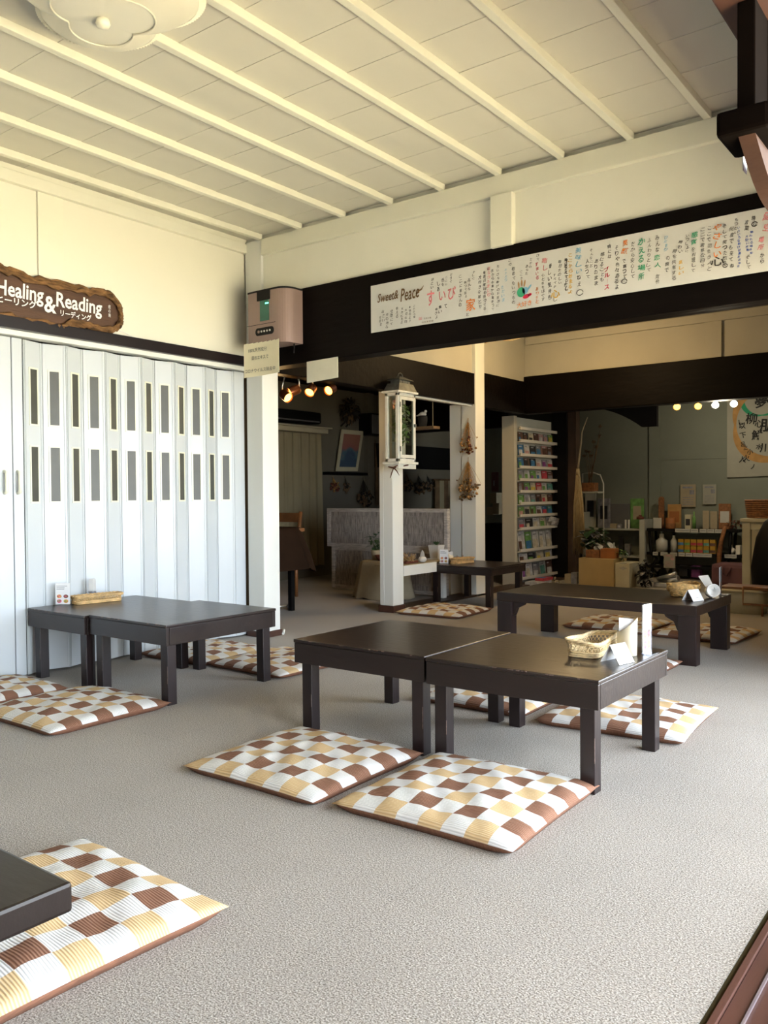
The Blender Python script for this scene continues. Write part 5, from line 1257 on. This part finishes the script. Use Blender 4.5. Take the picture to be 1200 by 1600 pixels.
for r in range(2):
    for q in range(6):
        px0 = 1061+q*9.9; x0, x1 = slot(px0, px0+8.6, zB); h = .075; zb_ = zB+r*(h+.0015); rr = (x1-x0)/2
        m = M().box(x0, x1, YS-.075, YS-.02, zb_+.0005, zb_+h, .003).box(x0, x1, YS-.0762, YS-.0752, zb_+h*.12, zb_+h*.50, mi=1)
        tag(build('spice_tin', m, ['can_yellow', 'cover_'+CC[q]]), 'yellow and %s tin, %s from the left in the %s row on the shop shelf' % (CC[q], NTH[q], ('lower', 'upper')[r]), 'tin', 'yellow tins stacked in two rows on the shop shelf')
goods('white_bag', 'crumpled white bag at the left end of the lower shop tier', 'bag', 1025, 1043, 833, zB, 'white_clutter', 'bottle', 0)
goods('glass_bottle', 'grey bottle with black cap beside the yellow tins', 'bottle', 1048, 1058, 833, zB, 'white_clutter', 'bottle', 0, cap='black')
goods('white_teapot', 'small white lidded pot on the lower shop tier right of the tins', 'pot', 1138, 1149, 851, zB, 'ceramic', 'pot')
goods('tea_box', 'small white box beside the little white pot on the shop tier', 'box', 1151, 1158, 852, zB, 'ceramic', 'box')
goods('white_teapot', 'larger white teapot at the far right of the lower shop tier', 'pot', 1181, 1196, 841, zB, 'ceramic', 'pot')
k = 0
for row, zc, pxs in ((0, zA, ((1055, 1078), (1079, 1091), (1093, 1104), (1105, 1116), (1117, 1129))), (1, zB, ((1020, 1028), (1032, 1043), (1047, 1058), (1060, 1070), (1071, 1082), (1083, 1112), (1132, 1151)))):
    for q, (p0, p1) in enumerate(pxs):
        x0, x1 = PY(p0, 800, YS-.125).x, PY(p1, 800, YS-.125).x
        m = M().box(x0, x1, YS-.126, YS-.1215, zc-.036, zc+.004).box(x0+.01, x1-.01, YS-.1268, YS-.126, zc-.018, zc-.010, mi=1)
        tag(build('price_tag', m, ['white_clutter', 'cover_grey']), 'white price tag on the %s shop shelf edge, %s from the left' % (('upper', 'lower')[row], NTH[q]), 'price tag', 'price tags on the black shelf edges')
rg = random.Random(15)
for q, (p0, p1, c_, sh) in enumerate(((1022, 1032, 'white_clutter', 'bottle'), (1040, 1046, 'white_clutter', 'bottle'), (1050, 1058, 'cover_grey', 'can'), (1062, 1075, 'cover_black', 'box'), (1082, 1095, 'cover_purple', 'box'))):
    goods('bottle' if sh == 'bottle' else 'small_jar' if sh == 'can' else 'storage_box', ('white bottle at the left on the bottom shop board', 'small white flask on the bottom shop board', 'grey jar on the bottom shop board', 'black box on the bottom shop board', 'dull purple box on the bottom shop board')[q], ('bottle', 'bottle', 'jar', 'box', 'box')[q], p0, p1, 893+q*2, .15, c_, sh)
a = PY(1134, 818, 9.2); m = M().tube([PY(1133, 822, 9.2), PY(1127, 845, 9.2), PY(1124, 865, 9.2), PY(1123, 884, 9.2), PY(1125, 900, 9.2)], [.02, .022, .026, .022, .018], 8)
tag(build('driftwood_branch', m, 'basket_brown'), 'brown driftwood branch standing in front of the black shop shelf', 'branch')
# mauve cushioned box, white table with basket, basin
a, b = PY(1112, 880, 8.9), PY(1160, 930, 8.9)
tag(build('mauve_bag', M().box(a.x, b.x+.1, 8.86, 9.18, 0, a.z, .04).tube([(a.x+.12, 8.85, a.z-.02), (a.x+.13, 8.83, a.z-.10), (a.x+.17, 8.83, a.z-.12), (a.x+.2, 8.85, a.z-.03)], .008, 6), 'dark_mauve'), 'dull mauve fabric bag on the shop floor in front of the black shelf', 'bag')
a = PY(1157, 810, 8.0)
t = thing('side_table', 'cream painted tall table at the right edge carrying a brown basket', 'table', (a.x+.3, 8.2, 0)); zt_ = a.z
build('tabletop', M().box(a.x, a.x+.75, 7.98, 8.42, zt_-.03, zt_, .004), 'cream_paint', t); build('apron', M().box(a.x+.02, a.x+.73, 8.0, 8.02, zt_-.10, zt_-.031, .002), 'cream_paint', t)
for lx in (a.x+.015, a.x+.66):
    for ly in (7.995, 8.34): build('leg', M().box(lx, lx+.07, ly, ly+.06, 0, zt_-.031, .003), 'cream_paint', t)
c = PY(1190, 806, 8.15)
t = thing('wicker_basket', 'brown wicker basket of glass jars on the cream table at the right edge', 'basket', (c.x+.06, 8.2, zt_))
m = M(); 
for q in range(9):
    u = q/8; m.tube([(c.x+.06+(.19+.02*u)*math.cos(a_*PI/18), 8.2+(.12+.015*u)*math.sin(a_*PI/18), zt_+.01+.15*u) for a_ in range(36)], .0095, 6, closed=True)
m.lathe([(.001, .002), (.15, .002), (.15, .01), (.001, .01)], (c.x+.06, 8.2, zt_), 20)
build('woven_side', m, 'basket_brown', t)
for q in range(3): tag(build('glass_jar', M().lathe([(.001, 0), (.035, 0), (.035, .12), (.02, .15), (.001, .155)], (c.x-.02+.09*q, 8.2, zt_+.012), 16), 'white_clutter' if q == 0 else 'glass_grey'), ('white', 'clear left', 'clear right')[q]+' jar standing in the brown basket on the cream table', 'jar')
P0, P1 = FL(1122, 959), FL(1186, 960)
t = thing('storage_bin', 'cream white bin with a brown wooden board on top, behind the long table', 'bin', (-1.78, 7.0, 0))
zt2 = ZX(-1.85, 6.9, 916)
m = M(); A = []; B = []
rr = rounded(.36, .26, .06); 
A = [m.bm.verts.new((-1.76+x*.93, 7.02+y*.93, .003)) for x, y in rr]; B = [m.bm.verts.new((-1.76+x, 7.02+y, zt2-.02)) for x, y in rr]
m.bm.faces.new(A[::-1]); m.bm.faces.new(B); n = len(A)
for q in range(n): f = m.bm.faces.new((A[q], A[(q+1) % n], B[(q+1) % n], B[q])); f.smooth = True
build('body', m, 'cream_paint', t); build('lip', M().tube([(-1.76+x*1.01, 7.02+y*1.01, zt2-.035) for x, y in rr], .010, 6, closed=True), 'cream_paint', t)
build('wooden_lid', M().box(-1.90, -1.42, 6.90, 7.14, zt2-.02, zt2, .004), 'chair_wood', t)
P = PY(1162, 918, 6.86); Q = PY(1200, 946, 6.86)
tag(build('leaning_rack', M().tube([(P.x, 6.84, zt2+.006), (P.x, 6.84, Q.z), (P.x+.42, 6.84, Q.z)], .009, 8).tube([(P.x, 6.84, zt2+.006), (P.x+.42, 6.84, zt2+.006)], .009, 8).tube([(P.x+.14, 6.84, Q.z), (P.x+.14, 6.84, .002)], .008, 6).tube([(P.x+.40, 6.84, zt2), (P.x+.40, 6.84, .002)], .008, 6), 'chair_wood'), 'thin brown wooden open rack standing in front of the cream bin', 'rack')
tag(build('black_coat', M().lathe([(.001, .0), (.16, 0), (.17, .2), (.13, .45), (.07, .58), (.02, .62), (.001, .62)], (PY(1205, 880, 7.6).x, 7.65, .12), 18, R=None).box(PY(1205, 880, 7.6).x-.12, PY(1205, 880, 7.6).x+.12, 7.55, 7.75, 0, .125), 'black'), 'black garment shape draped over a low stand at the right edge', 'garment')
# left part: beige box, boxes, plants, white shelf
a, b = PY(907, 871, 8.2), PY(962, 871, 8.2)
tag(build('beige_box', M().box(a.x, b.x, 8.15, 8.5, 0, a.z, .006), 'beige_box'), 'large beige box on the shop floor beside the broom', 'box')
t = thing('printed_crate', 'cream box printed with grey leaf marks right of the beige box', 'box', (b.x+.12, 8.3, 0)); c = PY(985, 880, 8.2)
build('carton', M().box(b.x+.006, c.x, 8.17, 8.45, 0, c.z, .004), 'cream_paint', t)
m = M()
for q in range(7):
    for s in (-1, 1): xx = b.x+.05+.012*q; m.box(xx, xx+.006, 8.1685, 8.1695, .30-.10*(s > 0)*1.2+abs(q-3)*.005, .335-.10*(s > 0)*1.2-abs(q-3)*.004)
m.box(b.x+.05, b.x+.128, 8.1685, 8.1695, .245, .250)
build('printed_leaves', m, 'cover_grey', t)
a1 = PY(938, 857, 8.2); z0_ = a.z+.001; z1_ = a1.z
tag(build('orange_box', M().box(PY(938, 860, 8.2).x, PY(960, 860, 8.2).x, 8.2, 8.32, z0_, z1_, .004), 'orange_wood'), 'small orange wooden box on top of the beige box', 'box')
tag(build('brown_box', M().box(PY(915, 860, 8.2).x, PY(937, 860, 8.2).x-.004, 8.2, 8.32, z0_, z1_-.02, .004), 'basket_brown'), 'small dark brown box on top of the beige box, under green leaves', 'box')
q_ = PY(930, 845, 8.42)
t = thing('potted_plant', 'bushy dark green plant with white edged leaves on the beige box', 'plant', (q_.x, 8.40, z0_))
build('pot', M().lathe([(.001, 0), (.05, 0), (.065, .10), (.001, .10)], (q_.x, 8.41, z0_), 16), 'basket_brown', t)
foliage('foliage', None, None, (q_.x, 8.38, z0_+.19), .17, .07, .10, 120, .085, 61, ('leaf_dark', 'cover_white'), t, base=(q_.x, 8.41, z0_+.1))
q_ = PY(974, 870, 8.3)
foliage('small_shrub', 'small green plant on the printed cream box', 'plant', (q_.x, 8.3, c.z+.08), .045, .05, .05, 50, .04, 62, ('leaf_dark', 'ivy'), base=(q_.x, 8.3, c.z+.002))
tag(foliage('patterned_bundle', None, None, (PY(1001, 905, 8.3).x+.03, 8.33, .15), .065, .06, .13, 150, .06, 63, ('dried_dark', 'cover_grey'), base=(PY(1001, 905, 8.3).x+.03, 8.33, .005)), 'dark leafy bundle with grey specks right of the printed cream box', 'plant')
# white shelf unit by the wall
YV = 9.30; xa_, xb_ = PY(912, 826, YV).x, PY(1008, 826, YV).x; zs1 = PY(960, 826, YV).z; zs2 = PY(960, 868, YV).z
t = thing('white_shelf_unit', 'white shelf unit behind the plants left of the wall pillar', 'shelf', ((xa_+xb_)/2, YV, 0))
for z_, nm in ((zs1, 'shelf_board'), (zs2, 'shelf_board')): build(nm, M().box(xa_, xb_-.06, YV, YV+.25, z_-.018, z_, .002), 'white_shelf', t)
build('side_board', M().box(xb_-.06, xb_, YV-.02, YV+.25, 0, PY(1000, 812, YV).z, .003), 'white_shelf', t); build('side_board', M().box(xa_-.02, xa_, YV, YV+.25, 0, PY(912, 800, YV).z, .003), 'white_shelf', t)
def sh(name, label, cat, p0, p1, py, mt, shape='box', z=zs1, dy=.08, cap=None, d=.05):
    x0, x1 = PY(p0, 800, YV+dy).x, PY(p1, 800, YV+dy).x; h = ZX((x0+x1)/2, YV+dy, py)-z; r = (x1-x0)/2; cx = (x0+x1)/2; yc = YV+dy
    m = M()
    if shape == 'box':
        m.box(x0, x1, yc, yc+d, z+.0005, z+h, .003)
        if cap: m.box(x0+r*.4, x1-r*.4, yc-.001, yc, z+h*.3, z+h*.75, mi=1)
    else: m.lathe([(.001, 0), (r, 0), (r, h*.6), (r*.4, h*.75), (r*.5, h), (.001, h)], (cx, yc+.02, z+.0005), 16)
    return tag(build(name, m, [mt, cap or mt]), label, cat)
sh('framed_print', 'pale framed print with dark square at the left of the white shelf', 'picture', 914, 931, 768, 'white_shelf', dy=.18, cap='cover_black', d=.02)
sh('photo_board', 'grey board covered with small dark photos on the white shelf', 'board', 934, 953, 779, 'cover_grey', dy=.14, cap='cover_black', d=.02)
sh('grey_monitor', 'dark grey screen panel in the middle of the white shelf', 'screen', 954, 984, 787, 'grey_panel', dy=.16, d=.02)
sh('green_landscape_print', 'green leafy print at the right end of the white shelf', 'picture', 985, 1006, 779, 'cover_green', dy=.20, cap='linen', d=.015)
sh('camera_ornament', 'small cream box ornament on the white shelf', 'ornament', 953, 963, 818, 'linen', dy=.04)
sh('clock_ornament', 'small grey round faced box on the white shelf', 'ornament', 964, 970, 819, 'cover_grey', dy=.04, cap='cover_white')
sh('white_candle', 'left thin white candle on the white shelf', 'candle', 976, 978.5, 812, 'ceramic', dy=.03, d=.015)
sh('white_candle', 'right thin white candle on the white shelf', 'candle', 981, 983.5, 812, 'ceramic', dy=.03, d=.015)
sh('toy_figure', 'small red brown toy pair at the right of the white shelf', 'toy', 994, 1005, 805, 'dried_red', 'bottle', z=PY(1000, 812, YV).z, dy=.1)
sh('white_jar', 'white jar on the lower board of the white shelf', 'jar', 955, 961, 848, 'white_clutter', 'bottle', z=zs2, dy=.05)
sh('picture_postcard', 'dark postcard on the lower board of the white shelf', 'card', 966, 973, 838, 'cover_black', z=zs2, dy=.12, d=.01)
sh('grey_box', 'grey box on the lower board of the white shelf', 'box', 976, 984, 850, 'cover_grey', z=zs2, dy=.1)
# white chair back with basket of tall dried stalks
a, b = PY(910, 740, 9.1), PY(943, 820, 9.1)
t = thing('arched_chair_back', 'white panel with a rounded dark metal hoop behind the basket of stalks', 'chair', ((a.x+b.x)/2, 9.1, 0))
build('hoop', M().tube([(a.x, 9.1, 0), (a.x, 9.1, a.z-.0), (a.x+.12, 9.1, a.z+.01), (b.x-.04, 9.1, a.z-.02), (b.x, 9.1, a.z-.12), (b.x, 9.1, 0)], .009, 8), 'white_clutter', t)
build('seat_shelf', M().box(a.x, b.x, 8.95, 9.12, PY(920, 768, 9.0).z-.02, PY(920, 768, 9.0).z, .003), 'white_shelf', t)
zc = PY(920, 768, 9.0).z; cx_ = PY(922, 760, 9.03).x
tag(build('wicker_box', M().box(cx_-.075, cx_+.075, 8.97, 9.09, zc+.001, zc+.10, .006), 'basket_brown'), 'square brown wicker box on the white chair holding tall stalks', 'basket')
m = M(); rg = random.Random(8)
for q, (px, py) in enumerate(((938, 666), (937, 681), (928, 690), (932, 698), (916, 705), (921, 706), (913, 712), (924, 712))):
    e = PY(px, py, 9.05); m.tube([(cx_+rg.uniform(-.02, .02), 9.03, zc+.10), ((cx_+e.x)/2+.01, 9.03, (zc+.1+e.z)/2), e], [.004, .0035, .002], 5)
    for s in range(26):
        u = Vector((rg.gauss(0, 1), rg.gauss(0, 1), rg.gauss(0, .7))).normalized(); m.tube([e, e+u*.030], [.003, .001], 4)
    m.ball(e, .014, 1)
tag(build('dried_stalks', m, 'dried_dull'), 'tall dried stalks with round spiky heads rising from the wicker box', 'dried flowers')
# goods on the floor at the left of the long table
for k, (px, py, c_, lb) in enumerate(((890, 912, 'linen', 'small tan box on the floor at the dark post foot'), (900, 912, 'cover_grey', 'grey box on the floor beside the beige box'))):
    P = PY(px, py, 8.3); tag(build('small_box', M().box(P.x-.035, P.x+.035, 8.25, 8.33, 0, .10+.02*k, .004), c_), lb, 'box')
P = FL(1020, 905, .05)
tag(build('silver_bundle', M().tube([(-2.93, 8.5, .05), (-2.73, 8.45, .10)], .03, 8).tube([(-2.94, 8.45, .08), (-2.74, 8.42, .15)], .02, 8).box(-2.96, -2.68, 8.4, 8.6, 0, .05, .01), 'silver'), 'bundle of silvery wrapped rolls on the shop floor behind the long table', 'bundle')
